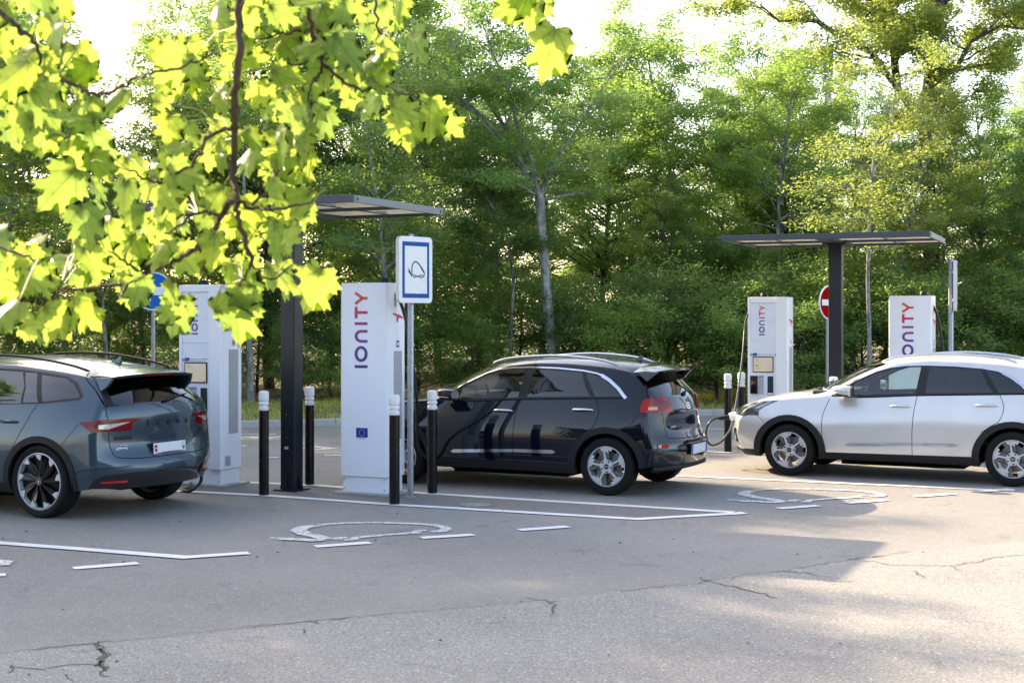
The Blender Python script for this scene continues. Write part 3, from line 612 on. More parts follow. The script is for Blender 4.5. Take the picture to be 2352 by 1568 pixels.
# canopies
def canopy(loc, rz, label, tilt=0.0):
    t = thing('canopy', loc, R_(rz), label, 'canopy', 'flat canopies on single posts')
    H = 3.205; L, Wd, th = 2.89, 2.11, .082
    p = MB(); p.box((0, 0, H/2), (.19, .19, H)); p.build('post', M['steel_dark'], t, bevel=.012)
    ft = MB(); ft.box((0, 0, .01), (.30, .30, .02))
    for sx, sy in ((1, 0), (-1, 0), (0, 1), (0, -1)):
        ft.prism([(0.095, .02), (.145, .02), (.135, .06), (.105, .20), (.095, .20)], lambda u, v, d, sx=sx, sy=sy: (sx*u + sy*d, sy*u + sx*d, v), -.006, .006)
        ft.lathe([(0, 0), (.012, 0), (.012, .035), (0, .035)], 8, (sx*.125+sy*.03, sy*.125+sx*.03, .02))
    ft.build('base_plate', M['steel_dark'], t)
    pp = MB(); pp.box((-.01, -.0965, .50), (.05, .003, .03), m=0); [pp.lathe([(0, 0), (.006, 0), (.006, .004), (0, .004)], 8, (-.01, -.097-.002, zz), 'y', 1) for zz in (.62, .88)]; pp.build('name_plate', [M['label_grey'], M['satin']], t)
    fr = MB()
    fr.box((0, -Wd/2+.02, H+th/2), (L, .04, th), m=0); fr.box((0, Wd/2-.02, H+th/2), (L, .04, th), m=0)
    for sx in (-1, 1): fr.box((sx*(L/2-.018), 0, H+th/2), (.036, Wd-.084, th-.004), m=1)
    for sx in (-1, 1):
        for sy in (-1, 1): fr.lathe([(0, -.002), (.02, -.002), (.02, .006), (0, .006)], 10, (sx*(L/2+.001), sy*(Wd/2-.10), H+th/2), 'x', 0)
    fr.box((0, 0, H+.012), (.24, Wd-.1, .034), m=0); fr.box((0, 0, H+.018), (L-.08, .12, .03), m=0)
    for sx in (-.55, .55): fr.box((sx*L*.96/2, 0, H+.024), (.025, Wd-.1, .012), m=0)
    fr.prism([(0, .02), (.09, .06), (.0, th-.006)], lambda u, v, d: (-L/2-u, d, H+v), -Wd/2+.05, Wd/2-.05, 0)
    fr.build('roof_frame', [M['canopy_alu'], M['canopy_end']], t, bevel=.004)
    pn = MB(); pn.box((0, 0, H+.040), (L-.08, Wd-.09, .012)); pn.build('roof_panel', M['roof_sheet'], t)
    hp = MB(); hp.box((0, 0, H-.012), (.34, .34, .03)); hp.box((0, 0, H-.035), (.22, .22, .03)); hp.build('head_plate', M['steel_dark'], t)
    for sx in (-1, 1):
        for sy in (-1, 1): lm = MB(); lm.lathe([(0, .008), (.055, .0), (.065, .0), (.065, .02), (0, .02)], 20, (sx*L*.30, sy*Wd*.27, H+.016)); lm.build('downlight', [M['label_grey']], t, smooth=40)
    return t
m, t_, b = newmat('roof_sheet'); b.inputs['Base Color'].default_value = (0.30, 0.33, 0.32, 1); b.inputs['Roughness'].default_value = 0.35
nz = N(t_, 'ShaderNodeTexNoise', Scale=5.0, Detail=6.0); t_.links.new(coord(t_), nz.inputs['Vector']); t_.links.new(ramp(t_, nz.outputs[0], [(0.3, (0.50, 0.49, 0.44)), (0.7, (0.66, 0.64, 0.57))]), b.inputs['Base Color'])
tr_ = N(t_, 'ShaderNodeBsdfTranslucent', Color=(0.62, 0.62, 0.56, 1)); mx_ = t_.nodes.new('ShaderNodeMixShader'); mx_.inputs[0].default_value = 0.45
t_.links.new(b.outputs[0], mx_.inputs[1]); t_.links.new(tr_.outputs[0], mx_.inputs[2]); t_.links.new(mx_.outputs[0], t_.nodes['Material Output'].inputs[0]); M['roof_sheet'] = m
CP1 = Vector((-2.55, 16.47, 0)); canopy(CP1, -24.4, 'dark grey flat canopy between two charging stations, partly behind the maple leaves')
CP2 = Vector((4.752, 20.86, -0.10)); canopy(CP2, -22.5, 'dark grey flat canopy above the silver car, its post hiding half the red sign')

# bollards
def bollard(loc, label):
    t = thing('bollard', loc, random.uniform(0, 6), label, 'bollard', 'black bollards with white caps')
    s = MB(); s.lathe([(0, 0), (.056, 0), (.056, .95), (.050, .955), (0, .955)], 28); s.build('shaft', M['bollard_black'], t, smooth=40)
    c = MB(); c.lathe([(0, .953), (.050, .953), (.0575, .962), (.0575, .990), (.046, 1.0), (.046, 1.012), (.0575, 1.022), (.0575, 1.040), (.048, 1.050), (.048, 1.060), (.058, 1.072), (.058, 1.150), (.052, 1.166), (.03, 1.174), (0, 1.175)], 28)
    c.build('cap', M['bollard_white'], t, smooth=35); return t
bl = [(P(606, 1137), 'black bollard with white cap just left of the near canopy post'), (P(711, 1113), 'black bollard with white cap just right of the near canopy post'),
      (P(906, 1158), 'black bollard with white cap nearest the camera, beside the station with the flag sticker'), (P(993, 1133), 'black bollard with white cap in front of the navy car door mirror'),
      (P(1672, 1038), 'white capped bollard at the charging plug of the silver car, left of its neighbour'), (at(1703, 21.8), 'black bollard with white cap crossed by the hanging charging cable'),
      (at(1915, 20.1), 'white topped bollard of which only the cap shows above the silver bonnet'), (at(2190, 19.8), 'white topped bollard seen through the rear side window of the silver car')]
for p, l in bl: bollard(p, l)

# parking signs
def ev_sign(loc, yaw, label, zc, W=.50, H=.735):
    t = thing('parking_sign', loc, R_(yaw), label, 'road sign', 'blue framed charging bay signs')
    pm = MB(); pm.lathe([(0, 0), (.036, 0), (.036, zc+H/2+.01), (.030, zc+H/2+.03), (0, zc+H/2+.035)], 24, (0, .055, 0)); pm.lathe([(0, 0), (.07, 0), (.07, .012), (.05, .03), (.038, .032)], 20, (0, .055, 0), 'z', 0); pm.build('pole', M['galv'], t, smooth=40)
    def rr(w, h, r, n=6):
        o = []
        for (sx, sz, a0) in ((1, 1, 0), (-1, 1, 90), (-1, -1, 180), (1, -1, 270)):
            for i in range(n+1): a = R_(a0+90*i/n); o.append((sx*(w/2-r)+r*math.cos(a), sz*(h/2-r)+r*math.sin(a)))
        return o
    fn = lambda u, v, d: (u, -d, zc+v)
    bd = MB(); bd.prism(rr(W, H, .05), fn, -.02, .032, 0); bd.box((0, .02, zc+H*.28), (.16, .03, .035), m=0); bd.box((0, .02, zc-H*.28), (.16, .03, .035), m=0); bd.build('sign_box', M['alu'], t, smooth=40, bevel=.003)
    f = MB(); f.prism(rr(W-.02, H-.02, .042), fn, .032, .0335, 0); f.build('sign_face', M['sign_white'], t)
    b2 = MB(); b2.prism([(-.2, -.31), (.2, -.31), (.2, .31), (-.2, .31)], fn, .0335, .0350, 0); b2.build('blue_border', M['sign_blue'], t)
    b3 = MB(); b3.prism([(-.165, -.262), (.165, -.262), (.165, .262), (-.165, .262)], fn, .035, .0365, 0); b3.build('white_field', M['sign_white'], t)
    g_ = MB(); k = .00095; kx = .00092
    zp = lambda pts: [((u-480)*kx*.95, (815-v)*k*.60) for u, v in pts]
    fs = lambda u, v, d: (u, -.0365-d, zc+v)
    cvv = lambda pts: [(q.x, q.y) for q in crv([(a, b_, 0) for a, b_ in zp(pts)], 5)]
    ribbon(g_, cvv([(612, 940), (620, 870), (600, 830), (560, 750), (520, 690), (470, 655), (430, 690), (410, 770), (410, 860), (408, 930), (392, 905), (378, 870)]), .0140, fs, .002)
    ribbon(g_, cvv([(560, 750), (590, 810), (610, 845)]), .019, fs, .002)
    g_.prism(zp([(350, 840), (372, 808), (388, 870), (378, 895), (358, 880)]), fs, 0, .002)
    ribbon(g_, zp([(352, 838), (338, 800)]), .004, fs, .002); ribbon(g_, zp([(366, 815), (348, 780)]), .004, fs, .002)
    ribbon(g_, zp([(465, 937), (545, 940)]), .016, fs, .002)
    for cx in (450, 562): q = zp([(cx, 938)])[0]; ribbon(g_, arc(q[0], q[1], .0165, 0, 345, 20), .009, fs, .0025, 0, True)
    ribbon(g_, cvv([(580, 950), (605, 940), (618, 910)]), .011, fs, .002)
    g_.build('car_pictogram', M['sign_dark'], t); return t
ev_sign(P(950.5, 1143), 46, 'blue framed sign with an electric car pictogram on a galvanised pole', 2.525)
ev_sign(Vector(((2193-1176)/F*20.8, 20.8, -.03)), 72.5, 'charging bay sign turned edge on, on a pole beyond the silver car roof', 2.50)
def round_sign(loc, yaw, r, zc, label, kind):
    t = thing('round_sign', loc, R_(yaw), label, 'road sign')
    pm = MB(); pm.lathe([(0, 0), (.03, 0), (.03, zc+r*.8), (0, zc+r*.8+.01)], 20, (0, .05, 0)); pm.build('pole', M['galv'], t, smooth=40)
    fn = lambda u, v, d: (u, -d, zc+v); cp = lambda q: arc(0, 0, q, 0, 350, 35)
    d_ = MB(); d_.prism(cp(r), fn, -.012, .012); d_.box((0, .025, zc), (.12, .03, .04)); d_.build('sign_disc', M['sign_white'] if kind == 'no' else M['sign_white'], t, smooth=30)
    f = MB(); f.prism(cp(r*.93), fn, .012, .014); f.build('coloured_face', M['sign_red'] if kind == 'no' else M['sign_cyan'], t)
    g_ = MB()
    if kind == 'no': g_.box((0, -.0155, zc), (r*1.56, .003, r*.34)); g_.build('white_bar', M['sign_white'], t)
    else:
        s = r/.33
        g_.prism([(-.22*s, 0), (-.04*s, .18*s), (-.04*s, .07*s), (.22*s, .07*s), (.22*s, -.07*s), (-.04*s, -.07*s), (-.04*s, -.18*s)], fn, .014, .017); g_.build('white_arrow', M['sign_white'], t)
    return t
round_sign(Vector(((1905-1176)/F*27.0, 27.0, 0)), 42, .325, 2.31, 'red round no entry sign with white bar, half hidden by the far canopy post', 'no')
round_sign(Vector(((352-1176)/F*21.0, 21.0, 0)), 14, .285, 2.40, 'bright blue round sign with white arrow behind the maple leaves', 'blue')
tb = thing('totem_sign', Vector(((1899-1176)/F*62, 62, 0)), R_(8), 'small blue panel of a tall totem sign seen between the far treetops', 'totem sign')
q = MB(); q.box((0, 0, 5.96), (.30, .30, 11.88)); q.build('mast', M['galv'], tb)
q = MB(); q.box((0, -.02, 13.35), (.52, .22, 1.15)); q.box((0, -.02, 12.3), (.46, .20, .8)); q.build('panel', M['eu_blue'], tb, bevel=.02)
q = MB(); q.box((0, -.135, 12.3), (.34, .02, .05)); q.build('panel_stripe', M['sign_white'], tb)

# ------------------------------------------------------------------ cars: interpolated subdivision body, cut into its real panels
def inpoly(p, poly):
    x, y = p; c = False; n = len(poly)
    for i in range(n):
        x1, y1 = poly[i]; x2, y2 = poly[i-1]
        if (y1 > y) != (y2 > y) and x < (x2-x1)*(y-y1)/(y2-y1)+x1: c = not c
    return c
def segd(p, a, b):
    dx, dy = b[0]-a[0], b[1]-a[1]; L = dx*dx+dy*dy; t = 0 if L == 0 else max(0, min(1, ((p[0]-a[0])*dx+(p[1]-a[1])*dy)/L))
    return math.hypot(p[0]-a[0]-t*dx, p[1]-a[1]-t*dy)
def polyd(p, pl): return min(segd(p, pl[i], pl[i+1]) for i in range(len(pl)-1))
def offs(pl, w):
    o = []
    for i, p in enumerate(pl):
        a = pl[max(i-1, 0)]; b = pl[min(i+1, len(pl)-1)]; dx, dy = b[0]-a[0], b[1]-a[1]; L = math.hypot(dx, dy) or 1; o.append((p[0]-dy/L*w, p[1]+dx/L*w))
    return o
def ellipse(cx, cz, rx, rz, a0=0, a1=360, n=40): return [(cx+rx*math.cos(R_(a0+(a1-a0)*i/n)), cz+rz*math.sin(R_(a0+(a1-a0)*i/n))) for i in range(n+(0 if a1-a0 == 360 else 1))]
def shell_mesh(S):
    top, nm = [], []
    def row(c, e, p=2.6):
        fr = [0, .38, .74, 1.0]; r = []
        for f in fr: w = f**p; r.append((c[0]+(e[0]-c[0])*w, e[1]*f, c[1]+(e[2]-c[1])*w))
        return r
    Fr = [row(*q) for q in S['front']]; Ho = [row(*q) for q in S['hood']]; Wi = [row(*q) for q in S['wind']]; Ro = [row(*q) for q in S['roof']]; Bk = [row(*q) for q in S['back']]; Ta = [row(*q) for q in S['tail']]
    # top strip order
    top = Fr + Ho + Wi + Ro + Bk + Ta     # Bk: top->down to belt ; Ta: below belt down
    nF, nH, nW, nR, nB, nT = map(len, (Fr, Ho, Wi, Ro, Bk, Ta))
    V, Fc = [], []
    idx = {}
    def vid(p):
        k = (round(p[0], 5), round(p[1], 5), round(p[2], 5))
        if k not in idx: idx[k] = len(V); V.append(p)
        return idx[k]
    T = [[vid(p) for p in r] for r in top]
    for a, b in zip(T[:-1], T[1:]):
        for c in range(3): Fc.append((a[c], a[c+1], b[c+1], b[c]))
    J = nF-1
    belt = S['belt']                     # (x,y,z) between windscreen corner and rear corner
    stat = [Fr[-1][3]] + [h[3] for h in Ho] + [Wi[0][3]] + belt + [Bk[-1][3]]
    nI = len(stat); L = [[None]*(J+1) for _ in range(nI)]
    tail = [r[3] for r in Ta][::-1] + [Bk[-1][3]]    # bottom -> belt
    for j in range(J+1): L[0][j] = Fr[j][3]; L[-1][j] = tail[j]
    for i in range(1, nI-1):
        t = stat[i]; zb, zt = S['sill'], t[2]
        for j in range(J):
            f = S['zf'][j]; z = zb+(zt-zb)*f; y = S['wj'][j]*S['wx'](t[0]); L[i][j] = (t[0] + S.get('xs', lambda x, f: 0)(t[0], f), -y, z)
        L[i][J] = t
    LI = [[vid(p) for p in c] for c in L]
    for i in range(nI-1):
        for j in range(J): Fc.append((LI[i][j], LI[i][j+1], LI[i+1][j+1], LI[i+1][j]))
    i0 = nH+1; m = len(belt)+2                       # greenhouse
    tp = [Wi[-1][3]] + [r[3] for r in Ro] + [Bk[0][3]]
    assert len(tp) == m, (len(tp), m)
    K = nW-1; bk = [r[3] for r in Bk][::-1]
    G = [[None]*(K+1) for _ in range(m)]
    for q in range(m):
        for k in range(K+1):
            if q == 0: p = Wi[k][3]
            elif q == m-1: p = bk[k]
            elif k == 0: p = stat[i0+q]
            elif k == K: p = tp[q]
            else:
                a, b = stat[i0+q], tp[q]; f = k/K; p = (a[0]+(b[0]-a[0])*f, a[1]+(b[1]-a[1])*f-.018*math.sin(f*math.pi), a[2]+(b[2]-a[2])*f)
            G[q][k] = vid(p)
    for q in range(m-1):
        for k in range(K): Fc.append((G[q][k], G[q][k+1], G[q+1][k+1], G[q+1][k]))
    # mirror
    n = len(V); mp = {}
    for i, p in enumerate(list(V)):
        if abs(p[1]) < 1e-6: mp[i] = i
        else: mp[i] = len(V) + 0; V.append((p[0], -p[1], p[2]))
    Fm = [tuple(mp[i] for i in f[::-1]) for f in Fc]
    allF = Fc + Fm; tgt = [Vector(p) for p in V]; cur = [p.copy() for p in tgt]
    def ev(lv):
        me = bpy.data.meshes.new('x'); me.from_pydata([tuple(p) for p in cur], [], allF); ob = bpy.data.objects.new('x', me); COL.objects.link(ob)
        s = ob.modifiers.new('s', 'SUBSURF'); s.levels = lv; s.render_levels = lv
        dg = bpy.context.evaluated_depsgraph_get(); dg.update(); r = bpy.data.meshes.new_from_object(ob.evaluated_get(dg)); bpy.data.objects.remove(ob); bpy.data.meshes.remove(me); return r
    for it in range(3):
        r = ev(2)
        for i in range(len(cur)): cur[i] = cur[i] + (tgt[i] - r.vertices[i].co)*0.75
        bpy.data.meshes.remove(r)
    r = ev(S.get('lv', 3))
    bm = bmesh.new(); bm.from_mesh(r); bpy.data.meshes.remove(r)
    bmesh.ops.recalc_face_normals(bm, faces=bm.faces[:])
    f = max(bm.faces, key=lambda f: f.calc_center_median().z)
    if f.normal.z < 0: bmesh.ops.reverse_faces(bm, faces=bm.faces[:])
    bm.normal_update()
    full = BVHTree.FromBMesh(bm)
    bmesh.ops.delete(bm, geom=[v for v in bm.verts if v.co.y > 1e-4], context='VERTS')
    bm.normal_update(); return bm, full
def proj(ax): return (lambda c: (c.x, c.z)) if ax == 'y' else ((lambda c: (c.y, c.z)) if ax == 'x' else (lambda c: (c.x, c.y)))
AXN = {'y': lambda n: -n.y > 0.22, 'x': lambda n: n.x > 0.25, 'f': lambda n: n.x < -0.05, 'z': lambda n: n.z > .3}
def knife(bm, pl, ax, closed=True, cond=None):
    pj = proj('x' if ax in 'xf' else ax); ok = AXN[ax]; n = len(pl)
    for i in range(n if closed else n-1):
        a, b = pl[i], pl[(i+1) % n]
        if math.hypot(a[0]-b[0], a[1]-b[1]) < 1e-5: continue
        d = ((b[0]-a[0]), (b[1]-a[1])); nn = (-d[1], d[0])
        co = Vector((a[0], 0, a[1])) if ax == 'y' else (Vector((0, a[0], a[1])) if ax in 'xf' else Vector((a[0], a[1], 0)))
        no = Vector((nn[0], 0, nn[1])) if ax == 'y' else (Vector((0, nn[0], nn[1])) if ax in 'xf' else Vector((nn[0], nn[1], 0)))
        lo = (min(a[0], b[0])-.001, min(a[1], b[1])-.001); hi = (max(a[0], b[0])+.001, max(a[1], b[1])+.001)
        fs = []
        for f in bm.faces:
            if not ok(f.normal): continue
            if cond and not cond(f.calc_center_median()): continue
            ps = [pj(v.co) for v in f.verts]
            if min(p[0] for p in ps) > hi[0] or max(p[0] for p in ps) < lo[0] or min(p[1] for p in ps) > hi[1] or max(p[1] for p in ps) < lo[1]: continue
            fs.append(f)
        if fs:
            ge = set(fs)
            for f in fs: ge.update(f.edges); ge.update(f.verts)
            bmesh.ops.bisect_plane(bm, geom=list(ge), dist=1e-5, plane_co=co, plane_no=no)
def rim_wheel(t, cx, cy, r, rr, sgn, style, w=.225):
    """wheel: brake hub mesh with tyre, rim and cap as its own pieces; sgn -1: outer face towards -y"""
    fy = lambda y: cy + sgn*y*-1
    hb = MB(); hb.lathe([(0, cy), (rr*.70, cy), (rr*.70, cy-sgn*.03), (0, cy-sgn*.03)], 32, (cx, 0, r), 'y', cap=True)
    # move disc inward of the rim face
    for i, v in enumerate(hb.v): v.y += -sgn*.075
    wh = hb.build('wheel', M['disc'], t, smooth=30)
    ty = MB(); o = cy
    pr = [(rr*.985, 0), (rr*1.03, .004), ((rr+r)/2, .012), (r*.955, .002), (r*.985, -.022), (r, -.05), (r, -w+.05), (r*.985, -w+.022), (r*.955, -w-.002), ((rr+r)/2, -w-.01), (rr*.985, -w)]
    ty.lathe([(a, cy+sgn*b) for a, b in pr], 64, (cx, 0, r), 'y', cap=False)
    for k_ in (0.28, 0.5, 0.72): pass
    ty.build('tyre', M['tyre'], wh, smooth=35)
    rm = MB(); f = lambda u, v, d: (cx+u, cy+sgn*d, r+v)
    rm.lathe([(rr*.99, cy+sgn*-.002), (rr*.95, cy+sgn*.004), (rr*.925, cy+sgn*-.012), (rr*.90, cy-sgn*.16), (rr*.99, cy-sgn*.19)], 56, (cx, 0, r), 'y', 0, cap=False)
    def pol(rad, ang): return (rad*math.cos(R_(ang)), rad*math.sin(R_(ang)))
    if style == 'five':
        for k in range(5):
            a0 = 90+72*k+S_ROT
            rm.prism([pol(rr*.20, a0-22), pol(rr*.40, a0-7), pol(rr*.80, a0-3.6), pol(rr*.93, a0-5), pol(rr*.93, a0+5), pol(rr*.80, a0+3.6), pol(rr*.40, a0+7), pol(rr*.20, a0+22)], f, -.035, .0, 0)
            rm.prism([pol(rr*.72, a0-4), pol(rr*.66, a0-19), pol(rr*.80, a0-14), pol(rr*.78, a0-26), pol(rr*.94, a0-27), pol(rr*.94, a0-4)], f, -.03, -.003, 0)
            rm.prism([pol(rr*.70, a0+4), pol(rr*.93, a0+5), pol(rr*.93, a0+14), pol(rr*.82, a0+11)], f, -.03, -.003, 0)
            rm.prism([pol(rr*.30, a0+14), pol(rr*.62, a0+9), pol(rr*.90, a0+11), pol(rr*.90, a0+27), pol(rr*.62, a0+23)], f, -.06, -.018, 1)
            rm.prism([pol(rr*.30, a0-14), pol(rr*.66, a0-7), pol(rr*.66, a0-17), pol(rr*.45, a0-27)], f, -.06, -.02, 1)
            nb = a0+36; rm.lathe([(0, cy+sgn*.002), (rr*.045, cy+sgn*.002), (rr*.05, cy-sgn*.02)], 10, (cx+pol(rr*.27, nb)[0], 0, r+pol(rr*.27, nb)[1]), 'y', 2)
        rm.lathe([(0, cy-sgn*.0), (rr*.34, cy-sgn*.004), (rr*.34, cy-sgn*.05), (0, cy-sgn*.05)], 40, (cx, 0, r), 'y', 1 if False else 0)
    else:
        rm.lathe([(0, cy-sgn*.055), (rr*.93, cy-sgn*.055)], 48, (cx, 0, r), 'y', 2, cap=True)
        n = 9
        for k in range(n):
            a0 = 360/n*k+S_ROT
            rm.prism([pol(rr*.93, a0-1), pol(rr*.93, a0+15), pol(rr*.82, a0+12), pol(rr*.72, a0+1)], f, -.03, .0, 0)
            vs = [f(*pol(rr*.16, a0-28), -.02), f(*pol(rr*.16, a0+4), -.012), f(*pol(rr*.71, a0+13), -.002), f(*pol(rr*.91, a0-1), -.004), f(*pol(rr*.55, a0-12), -.028)]
            rm.add(vs, [(0, 1, 2, 3, 4)] if sgn < 0 else [(4, 3, 2, 1, 0)], 1)
            rm.prism([pol(rr*.16, a0-6), pol(rr*.9, a0-3), pol(rr*.9, a0+.5), pol(rr*.16, a0+4)], f, -.04, -.006, 1)
        rm.lathe([(0, cy-sgn*-.001), (rr*.17, cy-sgn*.003), (rr*.2, cy-sgn*.04)], 28, (cx, 0, r), 'y', 1)
    rm.build('rim', [M['alloy'], M['alloy_grey'] if style == 'five' else M['blade'], M['black']], wh, smooth=30)
    cp = MB(); cp.lathe([(0, cy+sgn*.004), (rr*.125, cy+sgn*.004), (rr*.135, cy-sgn*.004)], 24, (cx, 0, r), 'y', 0)
    if sgn < 0:
        if style == 'five': text_to(cp, 'KIA', .026, lambda x, y, z: (cx+x, cy+sgn*(.0045+z), r+y), .001, 1, bold=.0004)
        else: ribbon(cp, arc(0, 0, rr*.095, 0, 350, 20), .003, lambda u, v, d: (cx+u, cy+sgn*(.0045+d), r+v), .001, 1, True); cp.prism([(-.004, -.016), (.004, -.016), (.012, .012), (.004, .004), (0, .016), (-.004, .004), (-.012, .010)], lambda u, v, d: (cx+u, cy+sgn*(.0045+d), r+v), 0, .001, 1)
    cp.build('centre_cap', [M['gloss_black'], M['satin']], wh)
    return wh
S_ROT = 0.0
def make_car(S, name, loc, rz, label):
    global S_ROT
    t = thing(name, loc, rz, label, 'car', S.get('group'))
    bm, full = shell_mesh(S)
    pm = M[S['paint']]
    for sm in S['seams']:
        if sm['mat'] == 'gap' and len(sm['pl']) > 3: sm['pl'] = [(q.x, q.y) for q in crv([(a, b_, 0) for a, b_ in sm['pl']], 4)]
    wheels = S['wheels']; ro = S['arch_open']; rc = S['arch_clad']
    # cuts
    for cx in wheels:
        for (rx, rzz) in (ro, rc): knife(bm, ellipse(cx, S['wr'], rx, rzz, n=36), 'y', cond=lambda c: c.z < 1.0)
    for reg in S['regions']: knife(bm, reg['poly'], reg['ax'], cond=reg.get('cond'))
    for sm in S['seams']:
        for s in (-1, 1): knife(bm, offs(sm['pl'], s*sm['w']/2), sm['ax'], closed=False, cond=sm.get('cond'))
    bm.normal_update()
    norm = {v.index: None for v in bm.verts}
    bm.verts.index_update(); bm.verts.ensure_lookup_table(); VN = [v.normal.copy() for v in bm.verts]
    for v in bm.verts:
        if abs(v.co.y) < 1e-4: VN[v.index].y = 0; VN[v.index].normalize()
    parts = {}
    for f in bm.faces:
        c = f.calc_center_median(); n = f.normal; hit = None
        cy_ = (c.x, c.z); key = None
        for cx in wheels:
            if -n.y > .1 and c.z < 1.0 and c.y < -.5:
                e = ((c.x-cx)/ro[0])**2+((c.z-S['wr'])/ro[1])**2; e2 = ((c.x-cx)/rc[0])**2+((c.z-S['wr'])/rc[1])**2
                if e < 1: key = 'DEL'; break
                if e2 < 1: key = 'arch_cladding#%d' % wheels.index(cx); mat = 'cladding'; break
        if key == 'DEL': continue
        if key is None:
            for sm in S['seams']:
                if sm.get('top') and AXN[sm['ax']](n) and (not sm.get('cond') or sm['cond'](c)) and polyd(proj('x' if sm['ax'] in 'xf' else sm['ax'])(c), sm['pl']) < sm['w']/2+1e-4: key, mat = sm['part'], sm['mat']; break
        if key is None:
            for reg in S['regions']:
                if AXN[reg['ax']](n) and (not reg.get('cond') or reg['cond'](c)) and inpoly(proj('x' if reg['ax'] in 'xf' else reg['ax'])(c), reg['poly']): key, mat = reg['part'], reg['mat']; break
        if key is None: key, mat = 'body', S['paint']
        if mat == S['paint'] or key == 'body':
            for sm in S['seams']:
                if not sm.get('top') and AXN[sm['ax']](n) and (not sm.get('cond') or sm['cond'](c)) and polyd(proj('x' if sm['ax'] in 'xf' else sm['ax'])(c), sm['pl']) < sm['w']/2+1e-4: mat = sm['mat']; key = sm.get('part') or key; break
        parts.setdefault(key, []).append((f, mat))
    objs = {}
    for key, fl in parts.items():
        both = key in S['whole']            # one part spanning the centreline
        kk_ = key.split('#')[0]; off = S['offset'].get(kk_, 0.0); mats = []
        for _, mt in fl:
            if mt not in mats: mats.append(mt)
        for side in ((0,) if both else (-1, 1)):
            vmap = {}; V = []; NN = []; Fx = []; mi = []
            def gv(v, s):
                k = (v.index, 1 if abs(v.co.y) < 1e-4 else s)
                if k not in vmap:
                    nn = VN[v.index].copy(); co = v.co + nn*off; co.y *= s; nn.y *= s; 
                    vmap[k] = len(V); V.append(co); NN.append(nn)
                return vmap[k]
            for s in ((1, -1) if both else ((1,) if side == -1 else (-1,))):
                for f, mt in fl:
                    q = [gv(v, s) for v in f.verts]
                    if s < 0: q = q[::-1]
                    if len(set(q)) < 3: continue
                    Fx.append(q); mi.append(mats.index(mt))
            dep = S['depth'].get(kk_, 0.0)
            if dep:
                cnt = {}
                for q in Fx:
                    for i in range(len(q)): e = (q[i], q[(i+1) % len(q)]); cnt[e] = 1
                new = {}
                for (a, b) in [e for e in cnt if (e[1], e[0]) not in cnt]:
                    for k in (a, b):
                        if k not in new: new[k] = len(V); V.append(V[k]-NN[k]*dep); NN.append(NN[k])
                    Fx.append([b, a, new[a], new[b]]); mi.append(0)
            me = bpy.data.meshes.new(kk_); me.from_pydata([tuple(v) for v in V], [], Fx)
            for mt in mats: me.materials.append(M[mt])
            me.polygons.foreach_set('material_index', mi); me.polygons.foreach_set('use_smooth', [True]*len(me.polygons))
            if not dep: me.normals_split_custom_set_from_vertices([tuple(n) for n in NN])
            else: me.set_sharp_from_angle(angle=R_(40))
            me.update(); o = bpy.data.objects.new(kk_, me); COL.objects.link(o); o.parent = t; objs.setdefault(key, []).append(o)
    bm.free()
    # wheels and wells
    for i, cx in enumerate(wheels):
        for s in (-1, 1):
            S_ROT = S['rot'][i]; rim_wheel(t, cx, s*S['wy'], S['wr'], S['rim'], s, S['style'])
            ww = MB(); R2 = ro[0]+.015; vs = []; n = 24
            for k in range(n+1):
                a = R_(-12+204*k/n); x, z = cx+R2*math.cos(a), S['wr']+(ro[1]+.012)*math.sin(a)
                vs += [(x, s*(S['wy']-.02), z), (x, s*.50, z)]
            ww.add(vs, [(2*k, 2*k+1, 2*k+3, 2*k+2) for k in range(n)]); ww.add([vs[2*k+1] for k in range(n+1)], [list(range(n+1))]); ww.build('wheel_well', M['gap'], t)
    def sy(x, z, side=-1):
        hit = full.ray_cast(Vector((x, side*3, z)), Vector((0, -side, 0))); return hit[0], hit[1]
    def sx(y, z): h_ = full.ray_cast(Vector((8, y, z)), Vector((-1, 0, 0))); return h_[0], h_[1]
    def sz(x, y): h_ = full.ray_cast(Vector((x, y, 5)), Vector((0, 0, -1))); return h_[0]
    W0 = wheels
    fl = MB(); fl.box(((W0[0]+W0[1])/2, 0, .25), (W0[1]-W0[0]-2*ro[0]-.06, S['wy']*1.78, .06)); fl.box(((W0[0]+W0[1])/2, 0, .30), (S['L']-.5, .96, .06))
    fl.box((W0[0], 0, S['wr']), (.08, 1.3, .08)); fl.box((W0[1], 0, S['wr']), (.10, 1.3, .10)); fl.box(((W0[0]+W0[1])/2, 0, .19), (1.5, 1.2, .07))
    fl.build('underbody', M['gap'], t)
    # cabin
    cb = MB(); b0, zb = S['cab'], S['cabz']
    cb.box((b0+1.45, 0, .48), (2.9, 1.40, .05), m=0)
    cb.box((b0+.22, 0, zb-.10), (.46, 1.36, .26), m=0); cb.box((b0+.85, 0, .62), (.9, .22, .28), m=0)
    cb.box((b0+2.65, 0, zb-.14), (.06, 1.30, .50), m=0)
    cb.build('dashboard', [M['cabin']], t, bevel=.03)
    for (x, y) in ((b0+1.05, -.37), (b0+1.05, .37), (b0+2.0, -.38), (b0+2.0, .38)):
        s_ = MB(); s_.box((x-.02, y, .66), (.50, .50, .18)); 
        s_.M = Matrix.Translation((x+.26, y, .95)) @ Matrix.Rotation(R_(17), 4, 'Y'); s_.box((0, 0, .02), (.14, .50, .62), taper=.86); s_.M = Matrix.Translation((x+.36, y, 1.325-(.04 if x > b0+1.5 else 0))) @ Matrix.Rotation(R_(10), 4, 'Y'); s_.box((0, 0, 0), (.09, .25, .17), taper=.85); s_.M = None
        s_.build('seat', M['cabin'], t, bevel=.035)
